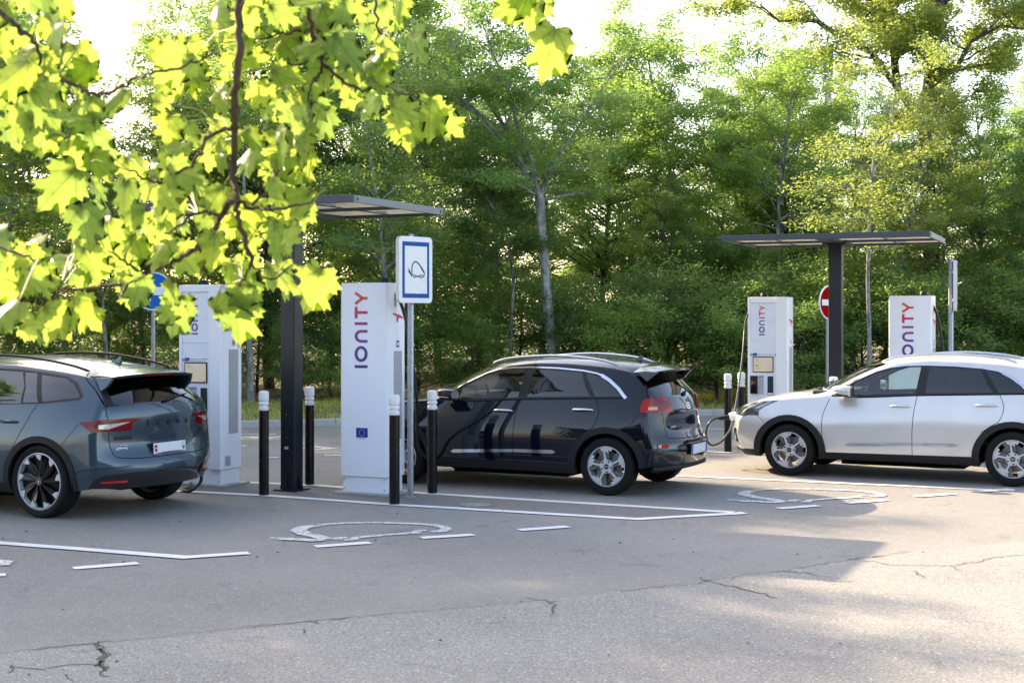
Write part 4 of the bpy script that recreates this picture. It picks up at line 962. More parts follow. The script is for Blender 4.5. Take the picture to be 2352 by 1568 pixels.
    sw = MB(); sw.M = Matrix.Translation((b0+.56, -.37, zb-.03)) @ Matrix.Rotation(R_(-65), 4, 'Y')
    sw.tube([(.185*math.cos(2*math.pi*k/28), .185*math.sin(2*math.pi*k/28), 0) for k in range(29)], .016, 8, cap=False); sw.box((0, 0, -.01), (.13, .15, .04)); sw.box((0, 0, -.01), (.03, .36, .02)); sw.M = None
    sw.build('steering_wheel', M['cabin'], t, smooth=40)
    # mirrors
    for s in (-1, 1):
        mm = MB(); mx_, mz = S['mirror']; n = 16; vs = []; ringx = [(-.125, .25), (-.10, .62), (-.04, .92), (.04, 1.0), (.10, .97), (.125, .90)]
        for (dx, k) in ringx:
            for j in range(n):
                a = 2*math.pi*j/n; cc, ss = math.cos(a), math.sin(a); e = .75
                vs.append((mx_+dx, s*(S['mirror_y'])+.115*k*math.copysign(abs(cc)**e, cc), mz+.068*k*math.copysign(abs(ss)**e, ss)-(dx*.08)))
        fs = [(i*n+j, i*n+(j+1) % n, (i+1)*n+(j+1) % n, (i+1)*n+j) for i in range(5) for j in range(n)] + [list(range(n))[::-1]]
        mm.add(vs, fs, 0); mm.build('door_mirror', [pm], t, smooth=50)
        mo = bpy.data.objects[-1] if False else None
        ml = MB(); vs2 = [(mx_+.120, s*S['mirror_y']+.10*math.cos(2*math.pi*j/n), mz+.056*math.sin(2*math.pi*j/n)-.01) for j in range(n)]; ml.add(vs2, [list(range(n))], 0); ml.build('mirror_glass', M['chrome'], t)
        mc = MB(); mc.box((mx_-.01, s*S['mirror_y'], mz-.062), (.20, .19, .022), m=0); mc.box((mx_+.01, s*(S['mirror_y']-.10), mz-.055), (.09, .12, .045), m=0); mc.build('mirror_foot', M['black'], t, bevel=.008)
        ri = MB(); ri.tube([(mx_-.11, s*(S['mirror_y']+.03), mz-.018), (mx_-.05, s*(S['mirror_y']+.105), mz-.028), (mx_+.09, s*(S['mirror_y']+.118), mz-.034)], .006, 6); ri.build('mirror_indicator', M['satin'], t)
    # handles
    for (x0, x1, z) in S['handles']:
        for s in (-1, 1):
            hb_ = MB(); pts = []
            for k in range(9):
                f = k/8; x = x0+(x1-x0)*f; p, nrm = sy(x, z+.004*f, s)
                if p is None: continue
                pts.append(p + nrm*(.006+.030*math.sin(math.pi*min(1, max(0, f)))**.5))
            hb_.tube(pts, [.008]+[.0145]*(len(pts)-2)+[.008], 8); hb_.build('door_handle', M[S['handle_mat']], t, smooth=60)
    # roof rails and antenna
    for s in (-1, 1):
        rr_ = MB(); q = crv([(a, s*b, c) for a, b, c in S['rail']], 6); rr_.tube(q, [.004]+[S['rail_r']]*(len(q)-2)+[.004], 8); rr_.build('roof_rail', M[S['rail_mat']], t, smooth=60)
    ax_, = S['fin'][:1]; zf = sz(ax_, 0).z; an = MB(); an.prism([(-.10, -.004), (-.02, .012), (.055, .062), (.072, .062), (.075, -.008)], lambda u, v, d: (ax_+u, d*(1-.5*max(0, v)/.06), zf+v), -.017, .017); an.build('roof_antenna', [pm], t, smooth=30, bevel=.004)
    S['extra'](t, sy, sx, sz, pm)
    # fittings belong to the panel they sit on
    K_ = kids(t); nm_ = lambda o: o.name.split('.')[0]
    mid = lambda o: sum((v.co for v in o.data.vertices), Vector())/max(1, len(o.data.vertices))
    def host(o, names):
        c = mid(o); q = [k for k in K_ if nm_(k) in names]; return min(q, key=lambda k: (mid(k)-c).length) if q else None
    for o in list(K_):
        hs = {'door_handle': ('front_door', 'rear_door'), 'mirror_glass': ('door_mirror',), 'mirror_foot': ('door_mirror',), 'mirror_indicator': ('door_mirror',), 'rear_wiper': ('rear_window',), 'brake_light': ('spoiler',), 'spoiler_end': ('spoiler',), 'front_wiper': ('windscreen',),
              'tailgate_badge': ('tailgate',), 'tailgate_lettering': ('tailgate',), 'model_lettering': ('tailgate',), 'model_number': ('tailgate',), 'dealer_sticker': ('tailgate',), 'number_plate': ('tailgate',) if S['style'] == 'blade' else ('rear_bumper_trim',), 'charge_flap': ('charge_port',)}.get(nm_(o))
        if hs:
            h_ = host(o, hs)
            if h_: o.parent = h_
    return t
def plate(t, x, z, w, h, side_txt=None, tilt=0.0, blue=True, yc=0.0):
    p = MB(); p.M = Matrix.Translation((x, yc, z)) @ Matrix.Rotation(R_(tilt), 4, 'Y')
    p.box((0, 0, 0), (.012, w+.02, h+.02), m=2); p.box((.0075, 0, 0), (.004, w, h), m=0)
    if blue: p.box((.0105, -w/2+.02, 0), (.002, .04, h), m=1); p.box((.0105, w/2-.02, 0), (.002, .04, h), m=1)
    else:
        fn = lambda u, v, d: (.0095+d, u, v)
        for yy, mm in ((-w/2+.035, 3), (w/2-.035, 4)):
            p.prism([(yy-.02, .035), (yy+.02, .035), (yy+.02, -.005), (yy+.012, -.028), (yy, -.038), (yy-.012, -.028), (yy-.02, -.005)], fn, 0, .002, mm)
        p.box((.012, -w/2+.035, .004), (.002, .024, .008), m=0); p.box((.012, -w/2+.035, .004), (.0022, .008, .024), m=0)
        p.box((.012, w/2-.035, .016), (.002, .036, .03), m=0)
        p.box((.010, 0, -h/2-.014), (.003, w*.52, .018), m=0); text_to(p, 'AUTONOVA  PAYERNE', .014, lambda a, b, c: (.0116+c, a, -h/2-.014+b), .0005, 2)
    p.M = None
    return p.build('number_plate', [M['plate'], M['plate_blue'], M['black'], M['sign_red'], M['green_shield']], t)

NB = dict(front=[((.12, .21), (.34, -.70, .23)), ((.03, .33), (.24, -.80, .35)), ((.0, .50), (.20, -.83, .52)), ((.015, .66), (.22, -.83, .68)), ((.06, .80), (.30, -.80, .82))],
    hood=[((.26, .91), (.52, -.795, .925)), ((.62, 1.01), (.88, -.785, .985))],
    wind=[((1.10, 1.09), (1.40, -.785, 1.03)), ((1.46, 1.27), (1.68, -.735, 1.20)), ((1.82, 1.43), (1.98, -.675, 1.345)), ((2.12, 1.505), (2.26, -.635, 1.43))],
    roof=[((2.5, 1.545), (2.6, -.625, 1.465)), ((3.0, 1.545), (3.0, -.62, 1.462)), ((3.45, 1.515), (3.40, -.615, 1.435))],
    back=[((3.92, 1.445), (3.76, -.60, 1.385)), ((4.03, 1.335), (3.90, -.65, 1.28)), ((4.13, 1.21), (4.00, -.70, 1.18)), ((4.21, 1.08), (4.08, -.745, 1.09))],
    tail=[((4.27, .90), (4.06, -.835, .90)), ((4.27, .72), (4.10, -.86, .71)), ((4.37, .55), (4.14, -.865, .53)), ((4.34, .33), (4.10, -.85, .34))],
    belt=[(2.0, -.81, 1.035), (2.75, -.825, 1.062), (3.45, -.81, 1.085)], sill=.235, zf=[0, .13, .33, .62], wj=[.855, .892, .902, .895],
    wx=lambda x: 1.0 if x > 1.2 else 0.965+.035*max(0, (x-.5)/.7), paint='paint_navy', wheels=(.90, 3.60), wr=.327, rim=.232, wy=.885, rot=(20, 8), style='five', L=4.35,
    arch_open=(.385, .372), arch_clad=(.47, .443), whole=('body', 'bonnet', 'windscreen', 'rear_window', 'tailgate', 'rear_bumper_trim', 'front_grille', 'window_surround', 'sill_cladding'),
    offset={'arch_cladding': .012, 'sill_cladding': .006, 'door_moulding': .006, 'headlight': .002, 'taillight': .012}, depth={'arch_cladding': .05, 'door_moulding': .01, 'sill_cladding': .03, 'taillight': .016},
    cab=1.15, cabz=1.05, mirror=(1.60, 1.10), mirror_y=.985, handles=[(2.16, 2.41, .912), (3.17, 3.43, .948)], handle_mat='chrome',
    rail=[(2.02, .605, 1.45), (2.10, .60, 1.485), (2.30, .595, 1.525), (2.77, .59, 1.556), (3.16, .585, 1.541), (3.45, .58, 1.505), (3.62, .575, 1.455)], rail_r=.015, rail_mat='satin', fin=(3.62,), lv=3)
gh = lambda c: c.z > .98
DLO = [(1.50, 1.035), (1.58, 1.15), (1.712, 1.225), (1.945, 1.333), (2.115, 1.385), (2.30, 1.412), (2.55, 1.422), (2.90, 1.415), (3.22, 1.392), (3.40, 1.362), (3.55, 1.305), (3.68, 1.21), (3.79, 1.098), (3.42, 1.085), (2.49, 1.052), (1.78, 1.012)]
NB['regions'] = [
    dict(part='front_window', mat='glass_clear', ax='y', poly=[(1.66, 1.035), (1.70, 1.175), (1.95, 1.300), (2.115, 1.352), (2.30, 1.385), (2.50, 1.393), (2.46, 1.072)], cond=gh),
    dict(part='rear_window_side', mat='glass_tint', ax='y', poly=[(2.60, 1.395), (2.85, 1.390), (3.21, 1.366), (3.30, 1.20), (3.37, 1.106), (2.58, 1.080)], cond=gh),
    dict(part='quarter_window', mat='glass_tint', ax='y', poly=[(3.265, 1.362), (3.38, 1.338), (3.52, 1.280), (3.64, 1.195), (3.735, 1.112), (3.43, 1.106)], cond=gh),
    dict(part='window_surround', mat='black', ax='y', poly=DLO, cond=gh),
    dict(part='windscreen', mat='glass_clear', ax='f', poly=[(.02, 1.115), (-.35, 1.112), (-.66, 1.085), (-.645, 1.20), (-.60, 1.33), (-.55, 1.42), (.02, 1.49)], cond=lambda c: 1.0 < c.x < 2.3 and c.z > 1.05),
    dict(part='rear_window', mat='glass_tint', ax='x', poly=[(.02, 1.10), (-.60, 1.10), (-.655, 1.12), (-.585, 1.33), (-.54, 1.40), (.02, 1.42)], cond=lambda c: c.x > 3.7 and c.z > 1.05),
    dict(part='taillight', mat='lamp_orange', ax='x', poly=[(-.80, .965), (-.80, 1.0), (-.68, 1.0), (-.68, .965)], cond=lambda c: c.x > 3.9),
    dict(part='taillight', mat='lamp_red', ax='x', poly=[(-.95, .925), (-.95, 1.10), (-.70, 1.093), (-.58, 1.08), (-.50, 1.055), (-.465, 1.03), (-.46, 1.005), (-.49, .98), (-.56, .955), (-.64, .935)], cond=lambda c: c.x > 3.9 and c.z > .9),
    dict(part='taillight', mat='lamp_bright', ax='y', poly=[(4.00, .935), (3.985, .97), (3.985, 1.02), (4.00, 1.06), (4.035, 1.09), (4.5, 1.10), (4.5, .925)], cond=lambda c: c.x > 3.9),
    dict(part='rear_bumper_trim', mat='gloss_black', ax='x', poly=[(.02, .60), (-.34, .60), (-.44, .50), (-.80, .50), (-.80, .585), (-.60, .60), (-.56, .62), (-.86, .62), (-.86, .36), (.02, .33)][:2] + [(-.46, .52), (-.47, .585), (-.82, .575), (-.82, .38), (-.50, .35), (.02, .345)], cond=lambda c: c.x > 4.0 and c.z < .7),
    dict(part='sill_cladding', mat='cladding', ax='x', poly=[(.02, .34), (-.50, .345), (-1, .33), (-1, .1), (.02, .1)], cond=lambda c: c.x > 4.0 and c.z < .5),
    dict(part='sill_cladding', mat='cladding', ax='y', poly=[(3.9, .33), (4.5, .335), (4.5, .1), (3.9, .1)]),
    dict(part='sill_cladding', mat='cladding', ax='y', poly=[(1.2, .318), (3.2, .335), (3.2, .1), (1.2, .1)]),
    dict(part='sill_cladding', mat='cladding', ax='y', poly=[(-.1, .30), (.6, .32), (.6, .1), (-.1, .1)]),
    dict(part='sill_cladding', mat='cladding', ax='f', poly=[(.02, .28), (-.9, .30), (-.9, .1), (.02, .1)], cond=lambda c: c.x < .6),
    dict(part='door_moulding', mat='chrome', ax='y', poly=[(1.616, .425), (1.66, .446), (2.432, .480), (2.432, .446), (1.64, .405)]),
    dict(part='door_moulding', mat='chrome', ax='y', poly=[(2.438, .480), (2.94, .488), (2.985, .467), (2.94, .446), (2.438, .446)]),
    dict(part='headlight', mat='lamp_clear', ax='y', poly=[(.47, .835), (.66, .925), (.63, .93), (.43, .845)], cond=lambda c: c.x < .9),
    dict(part='headlight', mat='lamp_dark', ax='y', poly=[(.10, .74), (.23, .83), (.36, .895), (.52, .928), (.74, .945), (.56, .862), (.42, .765), (.30, .735)], cond=lambda c: c.x < .9),
    dict(part='headlight', mat='lamp_dark', ax='f', poly=[(-.95, .74), (-.52, .77), (-.50, .82), (-.95, .92)], cond=lambda c: c.x < .5),
    dict(part='bumper_vent', mat='gloss_black', ax='f', poly=[(-.73, .575), (-.62, .57), (-.60, .40), (-.70, .35), (-.79, .36), (-.80, .56)], cond=lambda c: c.x < .5),
    dict(part='front_grille', mat='gloss_black', ax='f', poly=[(.02, .50), (-.45, .47), (-.50, .33), (.02, .30)], cond=lambda c: c.x < .3),
    dict(part='bonnet', mat='paint_navy', ax='z', poly=[(.16, .02), (.20, -.40), (.36, -.62), (.62, -.70), (1.32, -.735), (1.17, -.40), (1.10, .02)], cond=lambda c: c.x < 1.4 and c.z > .8),
    dict(part='tailgate', mat='paint_navy', ax='x', poly=[(.02, 1.42), (-.56, 1.40), (-.66, 1.10), (-.62, .95), (-.60, .72), (-.56, .64), (.02, .62)], cond=lambda c: c.x > 3.7),
    dict(part='front_door', mat='paint_navy', ax='y', poly=[(1.40, 1.03), (1.335, .80), (1.32, .60), (1.345, .42), (1.37, .320), (2.435, .328), (2.435, .60), (2.45, .85), (2.485, 1.055), (1.78, 1.02)], cond=lambda c: c.z < 1.08),
    dict(part='rear_door', mat='paint_navy', ax='y', poly=[(2.485, 1.055), (2.45, .85), (2.435, .60), (2.435, .328), (3.10, .333), (3.135, .482), (3.238, .627), (3.392, .734), (3.44, .765), (3.485, .862), (3.492, .96), (3.44, 1.09)], cond=lambda c: c.z < 1.12),
]
NB['seams'] = [dict(pl=DLO[1:13], w=.016, ax='y', mat='chrome', part='window_surround', top=True, cond=gh),
    dict(pl=[(3.45, 1.345), (3.56, 1.29), (3.685, 1.20), (3.785, 1.10)], w=.034, ax='y', mat='chrome', part='window_surround', top=True, cond=gh),
    dict(pl=[(1.40, .98), (1.335, .80), (1.32, .60), (1.345, .42), (1.37, .320)], w=.008, ax='y', mat='gap'), dict(pl=[(2.485, 1.055), (2.45, .85), (2.435, .60), (2.435, .328)], w=.008, ax='y', mat='gap'),
    dict(pl=[(3.238, .627), (3.392, .734), (3.44, .765), (3.485, .862), (3.492, .96), (3.44, 1.09)], w=.008, ax='y', mat='gap'),
    dict(pl=[(1.50, 1.03), (1.78, 1.008), (2.49, 1.048), (3.42, 1.081), (3.79, 1.094)], w=.012, ax='y', mat='gap', part='window_surround', top=True, cond=gh),
    dict(pl=[(.02, .63), (-.56, .645), (-.60, .72), (-.62, .95)], w=.008, ax='x', mat='gap', cond=lambda c: c.x > 4.0 and c.z < .95),
    dict(pl=[(.57, .67), (.43, .78), (.40, .80)], w=.006, ax='y', mat='gap', cond=lambda c: c.x < .7),
    dict(pl=[(3.86, 1.385), (3.965, 1.275), (4.05, 1.10)], w=.008, ax='y', mat='gap', cond=lambda c: c.z > 1.08),
    dict(pl=[(3.80, .71), (3.90, .82), (3.965, .93)], w=.006, ax='y', mat='gap')]
def niro_extra(t, sy, sx, sz, pm):
    # spoiler lip over the rear window
    sp = MB(); n = 14; vt = []; vb = []
    for k in range(n+1):
        y = -.575+1.15*k/n; f = abs(y)/.575; x0 = 3.88-.05*f**3; x1 = 4.165-.10*f**2.5; z0 = sz(x0-.02, y).z+.004; z1 = 1.412-.028*f**2.5
        vt += [(x0-.03, y, z0), ((x0+x1)/2, y, (z0+z1)/2+.014), (x1, y, z1)]; vb += [(x0+.02, y, z0-.05), ((x0+x1)/2, y, (z0+z1)/2-.030), (x1-.005, y, z1-.022)]
    m3 = 3*(n+1); sp.add(vt+vb, [(3*k+i, 3*k+i+1, 3*k+4+i, 3*k+3+i) for k in range(n) for i in (0, 1)], 0)
    b = len(sp.v)-2*m3; 
    for k in range(n):
        for i in (0, 1): sp.f.append([b+m3+3*k+i, b+m3+3*k+3+i, b+m3+3*k+4+i, b+m3+3*k+i+1]); sp.m.append(1)
        sp.f.append([b+3*k+2, b+m3+3*k+2, b+m3+3*k+5, b+3*k+5]); sp.m.append(0)
    for k in (0, n):
        for i in (0, 1): sp.f.append([b+3*k+i, b+3*k+i+1, b+m3+3*k+i+1, b+m3+3*k+i]); sp.m.append(0)
    so_ = sp.build('spoiler', [pm, M['black']], t, smooth=35)
    for s in (-1, 1):
        wg = MB(); wg.prism([(3.86, 1.38), (4.10, 1.385), (3.985, 1.275)], lambda u, v, d: (u, s*(.575+d+(1.38-v)*.35), v), -.02, .02); wg.build('spoiler_end', [M['gloss_black']], t, bevel=.006)
    bl_ = MB(); bl_.box((4.145, 0, 1.392), (.02, .26, .014)); bl_.build('brake_light', M['lamp_red'], t)
    for s in (-1, 1):
        rf = MB(); p, nn = sx(s*.72, .565); rf.M = Matrix.Translation(p) @ Matrix.Rotation(R_(-s*-30), 4, 'Z'); rf.box((.004, 0, 0), (.014, .16, .045), m=0); rf.box((.008, s*.05, 0), (.014, .05, .036), m=1); rf.M = None; rf.build('rear_reflector', [M['lamp_bright'], M['lamp_clear']], t, bevel=.004)
        tl = MB(); tl.tube([sx(s*y, .525)[0]+Vector((.004, 0, 0)) for y in (.50, .58, .66, .74, .80)], .010, 6); tl.build('teal_strip', M['teal'], t, smooth=60)
        # front daytime lamps and teal bar in the bumper vents
        def fx(y, z): h_ = full_ray(sy, y, z); return h_
    plate(t, sx(0, .50)[0].x+.012, .50, .52, .11, tilt=4)
    rv = MB(); rv.box((4.36, 0, .60), (.03, .62, .03)); rv.build('plate_recess', M['gloss_black'], t, bevel=.006)
    vl = MB(); q = [(4.20, -.80, .31), (4.33, -.55, .315), (4.385, -.2, .32), (4.385, .2, .32), (4.33, .55, .315), (4.20, .80, .31)]; vl.tube(crv([(a-.075, b_, c_-.005) for a, b_, c_ in q], 5), .030, 8); vl.build('rear_skid_plate', M['cladding'], t, smooth=60)
    wi = MB(); p = sx(0, 1.12)[0]; wi.tube([p+Vector((.02, 0, -.005)), sx(.05, 1.145)[0]+Vector((.035, 0, 0)), sx(.30, 1.175)[0]+Vector((.022, 0, 0))], [.014, .009, .005], 6); wi.lathe([(0, 0), (.028, 0), (.024, .03), (0, .03)], 12, (p.x, 0, p.z), 'x'); wi.build('rear_wiper', M['black'], t, smooth=50)
    bd = MB(); p = sx(0, .985)[0]; fn = lambda u, v, d: (p.x+.004+d+(v)*-.25, u, p.z+v)
    ribbon(bd, arc(0, 0, .062, 0, 354, 30, ry=.034), .007, fn, .004, 0, True); text_to(bd, 'KIA', .040, lambda a, b_, c: fn(a, b_, c), .004, 0, bold=.001); bd.build('tailgate_badge', M['chrome'], t)
    b2 = MB(); p2 = sx(-.44, .765)[0]; text_to(b2, 'e-NIRO', .034, lambda a, b_, c: (sx(-.44+a, .765)[0].x+.003+c, -.44+a, .765+b_), .003, 0, bold=.001); b2.build('model_lettering', M['chrome'], t)
    # front: lamps, charge flap
    for s in (-1, 1):
        lb = MB()
        def fr(y, z): return FULLF(S_FULL, y, z)
        for z0 in (.545, .43): 
            for k in range(2): a = (s*(.70+.0), z0-.03*k); p = FULL.ray_cast(Vector((-3, a[0], a[1])), Vector((1, 0, 0)))[0]; 
            if p: lb.box((p.x-.004, s*.70, z0), (.02, .045, .07), rz=s*.6)
        lb.build('daytime_lamp', M['lamp_clear'], t, bevel=.004)
        p = [FULL.ray_cast(Vector((-3, s*y, .487)), Vector((1, 0, 0)))[0] for y in (.58, .66, .74, .79)]
        tb_ = MB(); tb_.tube([q+Vector((-.012, 0, 0)) for q in p if q], .011, 6); tb_.build('teal_bar', M['teal'], t, smooth=60)
    fb = MB(); p = FULL.ray_cast(Vector((-3, 0, .72)), Vector((1, 0, 0)))[0]
    fb.box((p.x+.004, -.10, .70), (.03, .24, .16), m=0); fb.build('charge_port', M['black'], t, bevel=.008)
    ff = MB(); ff.M = Matrix.Translation((p.x-.005, -.10, .79)) @ Matrix.Rotation(R_(72), 4, 'Y'); ff.prism([(-.0, -.11), (-.06, -.12), (-.16, -.10), (-.19, 0), (-.16, .10), (-.06, .12), (0, .11)], lambda u, v, d: (d, v, -u), -.008, .008); ff.M = None; ff.build('charge_flap', M['gloss_black'], t, bevel=.003)
    wp = MB(); z = sz(1.18, -.3).z
    for y0 in (-.55, .05): wp.tube([(1.20, y0, sz(1.16, y0).z+.03), (1.24, y0+.25, sz(1.24, y0+.25).z+.025), (1.26, y0+.5, sz(1.26, min(.6, y0+.5)).z+.02)], .009, 6)
    wp.build('front_wiper', M['black'], t, smooth=50)
    cw = MB(); n = 10; cwv = []
    for k in range(n+1):
        y = -.60+1.2*k/n; xx = 1.10+.10*(abs(y)/.6)**2; cwv += [(xx-.03, y, sz(xx-.03, y).z+.004), (xx+.06, y, sz(xx+.06, y).z+.004)]
    cw.add(cwv, [(2*k, 2*k+1, 2*k+3, 2*k+2) for k in range(n)]); cw.build('scuttle_panel', M['black'], t)
NB['extra'] = niro_extra
# front ray helper needs the body tree of the car being built
_sm = shell_mesh
def shell_mesh(S):
    global FULL
    bm, full = _sm(S); FULL = full; return bm, full
def local_to_world(contact, al, lx, ly):
    a = R_(al); u = Vector((math.cos(a), -math.sin(a), 0)); v = Vector((math.sin(a), math.cos(a), 0)); return contact - u*lx - v*ly
NB['group'] = None
navy = make_car(NB, 'parked_car', local_to_world(Vector((1.056, 15.97, 0)), 26.7, 3.60, -.885), R_(-26.7), 'navy blue crossover with chrome window strip, seen from its side and tail')
silver = copy_tree(navy); silver.location = local_to_world(Vector((3.512, 18.04, 0)), 26.9, .90, -.885); silver.rotation_euler = (0, 0, R_(-26.9))
silver['label'] = 'silver white crossover plugged in at its nose, at the right edge'
def swap(o, a, b):
    for c in kids(o):
        for i, sl_ in enumerate(c.material_slots):
            if sl_.material == a: sl_.link = 'OBJECT'; sl_.material = b
        swap(c, a, b)
swap(silver, M['paint_navy'], M['paint_silver'])
for c in [g for k in kids(navy) for g in kids(k)]:
    if c.name.startswith('charge_flap'): bpy.data.objects.remove(c)

ENQ = dict(front=[((.10, .22), (.36, -.74, .24)), ((.02, .38), (.26, -.84, .40)), ((.0, .58), (.22, -.88, .60)), ((.02, .76), (.26, -.87, .78)), ((.07, .90), (.34, -.83, .90))],
    hood=[((.30, 1.0), (.55, -.83, 1.0)), ((.70, 1.08), (.90, -.83, 1.06))],
    wind=[((1.10, 1.14), (1.38, -.82, 1.09)), ((1.46, 1.32), (1.66, -.77, 1.26)), ((1.84, 1.48), (1.98, -.71, 1.40)), ((2.15, 1.555), (2.28, -.67, 1.48))],
    roof=[((2.5, 1.60), (2.6, -.66, 1.515)), ((3.1, 1.59), (3.1, -.655, 1.500)), ((3.65, 1.545), (3.60, -.65, 1.450))],
    back=[((4.16, 1.465), (4.00, -.635, 1.395)), ((4.27, 1.36), (4.13, -.68, 1.30)), ((4.38, 1.24), (4.24, -.73, 1.20)), ((4.47, 1.11), (4.33, -.785, 1.10))],
    tail=[((4.50, .93), (4.30, -.875, .93)), ((4.46, .72), (4.32, -.89, .71)), ((4.58, .53), (4.33, -.905, .53)), ((4.54, .30), (4.28, -.88, .32))],
    belt=[(2.0, -.85, 1.09), (2.85, -.86, 1.115), (3.65, -.85, 1.145)], sill=.24, zf=[0, .14, .35, .64], wj=[.88, .925, .940, .932],
    wx=lambda x: 1.0 if x > 1.2 else 0.965+.035*max(0, (x-.5)/.7), paint='paint_slate', wheels=(.87, 3.635), wr=.367, rim=.290, wy=.925, rot=(5, 5), style='blade', L=4.6,
    arch_open=(.40, .385), arch_clad=(.465, .452), whole=('body', 'bonnet', 'windscreen', 'rear_window', 'tailgate', 'rear_bumper_trim', 'front_grille', 'window_surround', 'sill_cladding'),
    offset={'arch_cladding': .008, 'sill_cladding': .004, 'taillight': .004, 'reversing_lamp': .004}, depth={'arch_cladding': .05, 'sill_cladding': .03, 'taillight': .012, 'reversing_lamp': .012},
    cab=1.2, cabz=1.10, mirror=(1.62, 1.16), mirror_y=1.03, handles=[(2.2, 2.45, .99), (3.10, 3.34, .945)], handle_mat='paint_slate',
    rail=[(1.9, .66, 1.46), (2.1, .655, 1.555), (2.6, .65, 1.605), (3.2, .645, 1.592), (3.75, .635, 1.520), (4.02, .62, 1.455)], rail_r=.014, rail_mat='black', fin=(3.80,), lv=3)
DL2 = [(1.55, 1.10), (1.70, 1.25), (2.0, 1.39), (2.3, 1.455), (2.7, 1.482), (3.1, 1.472), (3.45, 1.448), (3.78, 1.405), (3.92, 1.345), (4.06, 1.215), (4.04, 1.178), (3.6, 1.128), (2.8, 1.10), (1.9, 1.075)]
g2 = lambda c: c.z > 1.05
ENQ['regions'] = [
    dict(part='front_window', mat='glass_clear', ax='y', poly=[(1.72, 1.11), (1.78, 1.25), (2.0, 1.355), (2.3, 1.425), (2.42, 1.44), (2.36, 1.105)], cond=g2),
    dict(part='rear_window_side', mat='glass_tint', ax='y', poly=[(2.50, 1.448), (2.8, 1.455), (3.19, 1.440), (3.30, 1.30), (3.33, 1.133), (2.46, 1.11)], cond=g2),
    dict(part='rear_window_side', mat='glass_tint', ax='y', poly=[(3.225, 1.437), (3.385, 1.428), (3.55, 1.148), (3.36, 1.140), (3.33, 1.28)], cond=g2),
    dict(part='quarter_window', mat='glass_tint', ax='y', poly=[(3.455, 1.415), (3.77, 1.380), (3.885, 1.330), (4.02, 1.215), (4.005, 1.198), (3.61, 1.155)], cond=g2),
    dict(part='window_surround', mat='black', ax='y', poly=DL2, cond=g2),
    dict(part='windscreen', mat='glass_clear', ax='f', poly=[(.02, 1.16), (-.40, 1.155), (-.72, 1.13), (-.70, 1.25), (-.64, 1.38), (-.58, 1.46), (.02, 1.54)], cond=lambda c: 1.0 < c.x < 2.3 and c.z > 1.1),
    dict(part='rear_window', mat='glass_tint', ax='x', poly=[(.02, 1.125), (-.60, 1.12), (-.655, 1.14), (-.60, 1.30), (-.545, 1.40), (.02, 1.44)], cond=lambda c: c.x > 3.9 and c.z > 1.08),
    dict(part='rear_pillar_trim', mat='black', ax='x', poly=[(-.595, 1.12), (-.70, 1.115), (-.745, 1.13), (-.63, 1.335), (-.55, 1.40), (-.60, 1.30), (-.655, 1.14)], cond=lambda c: c.x > 3.9 and c.z > 1.08),
    dict(part='reversing_lamp', mat='lamp_clear', ax='x', poly=[(-.84, .903), (-.84, .940), (-.70, .950), (-.52, .960), (-.64, .926), (-.76, .896)], cond=lambda c: c.x > 4.1),
    dict(part='taillight', mat='lamp_red', ax='x', poly=[(-1.0, .875), (-1.0, .985), (-.60, .995), (-.40, .988), (-.42, .968), (-.60, .925), (-.74, .885)], cond=lambda c: c.x > 4.1),
    dict(part='taillight', mat='lamp_red', ax='y', poly=[(4.10, .965), (4.6, 1.0), (4.6, .875), (4.27, .870)], cond=lambda c: c.x > 4.0),
    dict(part='rear_bumper_trim', mat='gloss_black', ax='x', poly=[(.02, .47), (-.60, .46), (-.80, .45), (-1, .36), (-1, .1), (.02, .1)], cond=lambda c: c.x > 4.1 and c.z < .6),
    dict(part='rear_bumper_trim', mat='gloss_black', ax='y', poly=[(4.15, .24), (4.27, .37), (4.40, .455), (4.8, .47), (4.8, .1), (4.1, .1)], cond=lambda c: c.x > 4.0 and c.z < .6),
    dict(part='sill_cladding', mat='cladding', ax='y', poly=[(1.2, .335), (3.3, .335), (3.3, .1), (1.2, .1)]),
    dict(part='front_grille', mat='gloss_black', ax='f', poly=[(.02, .86), (-.50, .84), (-.42, .60), (.02, .58)], cond=lambda c: c.x < .4),
    dict(part='front_grille', mat='gloss_black', ax='f', poly=[(.02, .42), (-.70, .42), (-.60, .28), (.02, .26)], cond=lambda c: c.x < .4),
    dict(part='headlight', mat='lamp_dark', ax='f', poly=[(-.55, .86), (-.55, .76), (-1.0, .78), (-1.0, .93), (-.7, .90)], cond=lambda c: c.x < .7),
    dict(part='bonnet', mat='paint_slate', ax='z', poly=[(.18, .02), (.24, -.42), (.40, -.64), (.66, -.73), (1.30, -.76), (1.16, -.42), (1.10, .02)], cond=lambda c: c.x < 1.4 and c.z > .85),
    dict(part='tailgate', mat='paint_slate', ax='x', poly=[(.02, 1.46), (-.56, 1.42), (-.76, 1.11), (-.745, .93), (-.73, .70), (-.62, .60), (.02, .59)], cond=lambda c: c.x > 3.9),
    dict(part='front_door', mat='paint_slate', ax='y', poly=[(1.38, 1.07), (1.30, .80), (1.33, .34), (2.42, .34), (2.43, .8), (2.44, 1.10), (1.9, 1.08)], cond=lambda c: c.z < 1.12),
    dict(part='rear_door', mat='paint_slate', ax='y', poly=[(2.44, 1.10), (2.43, .8), (2.42, .34), (3.16, .34), (3.20, .52), (3.28, .66), (3.36, .79), (3.47, .985), (3.50, 1.05), (3.56, 1.13)], cond=lambda c: c.z < 1.16)]
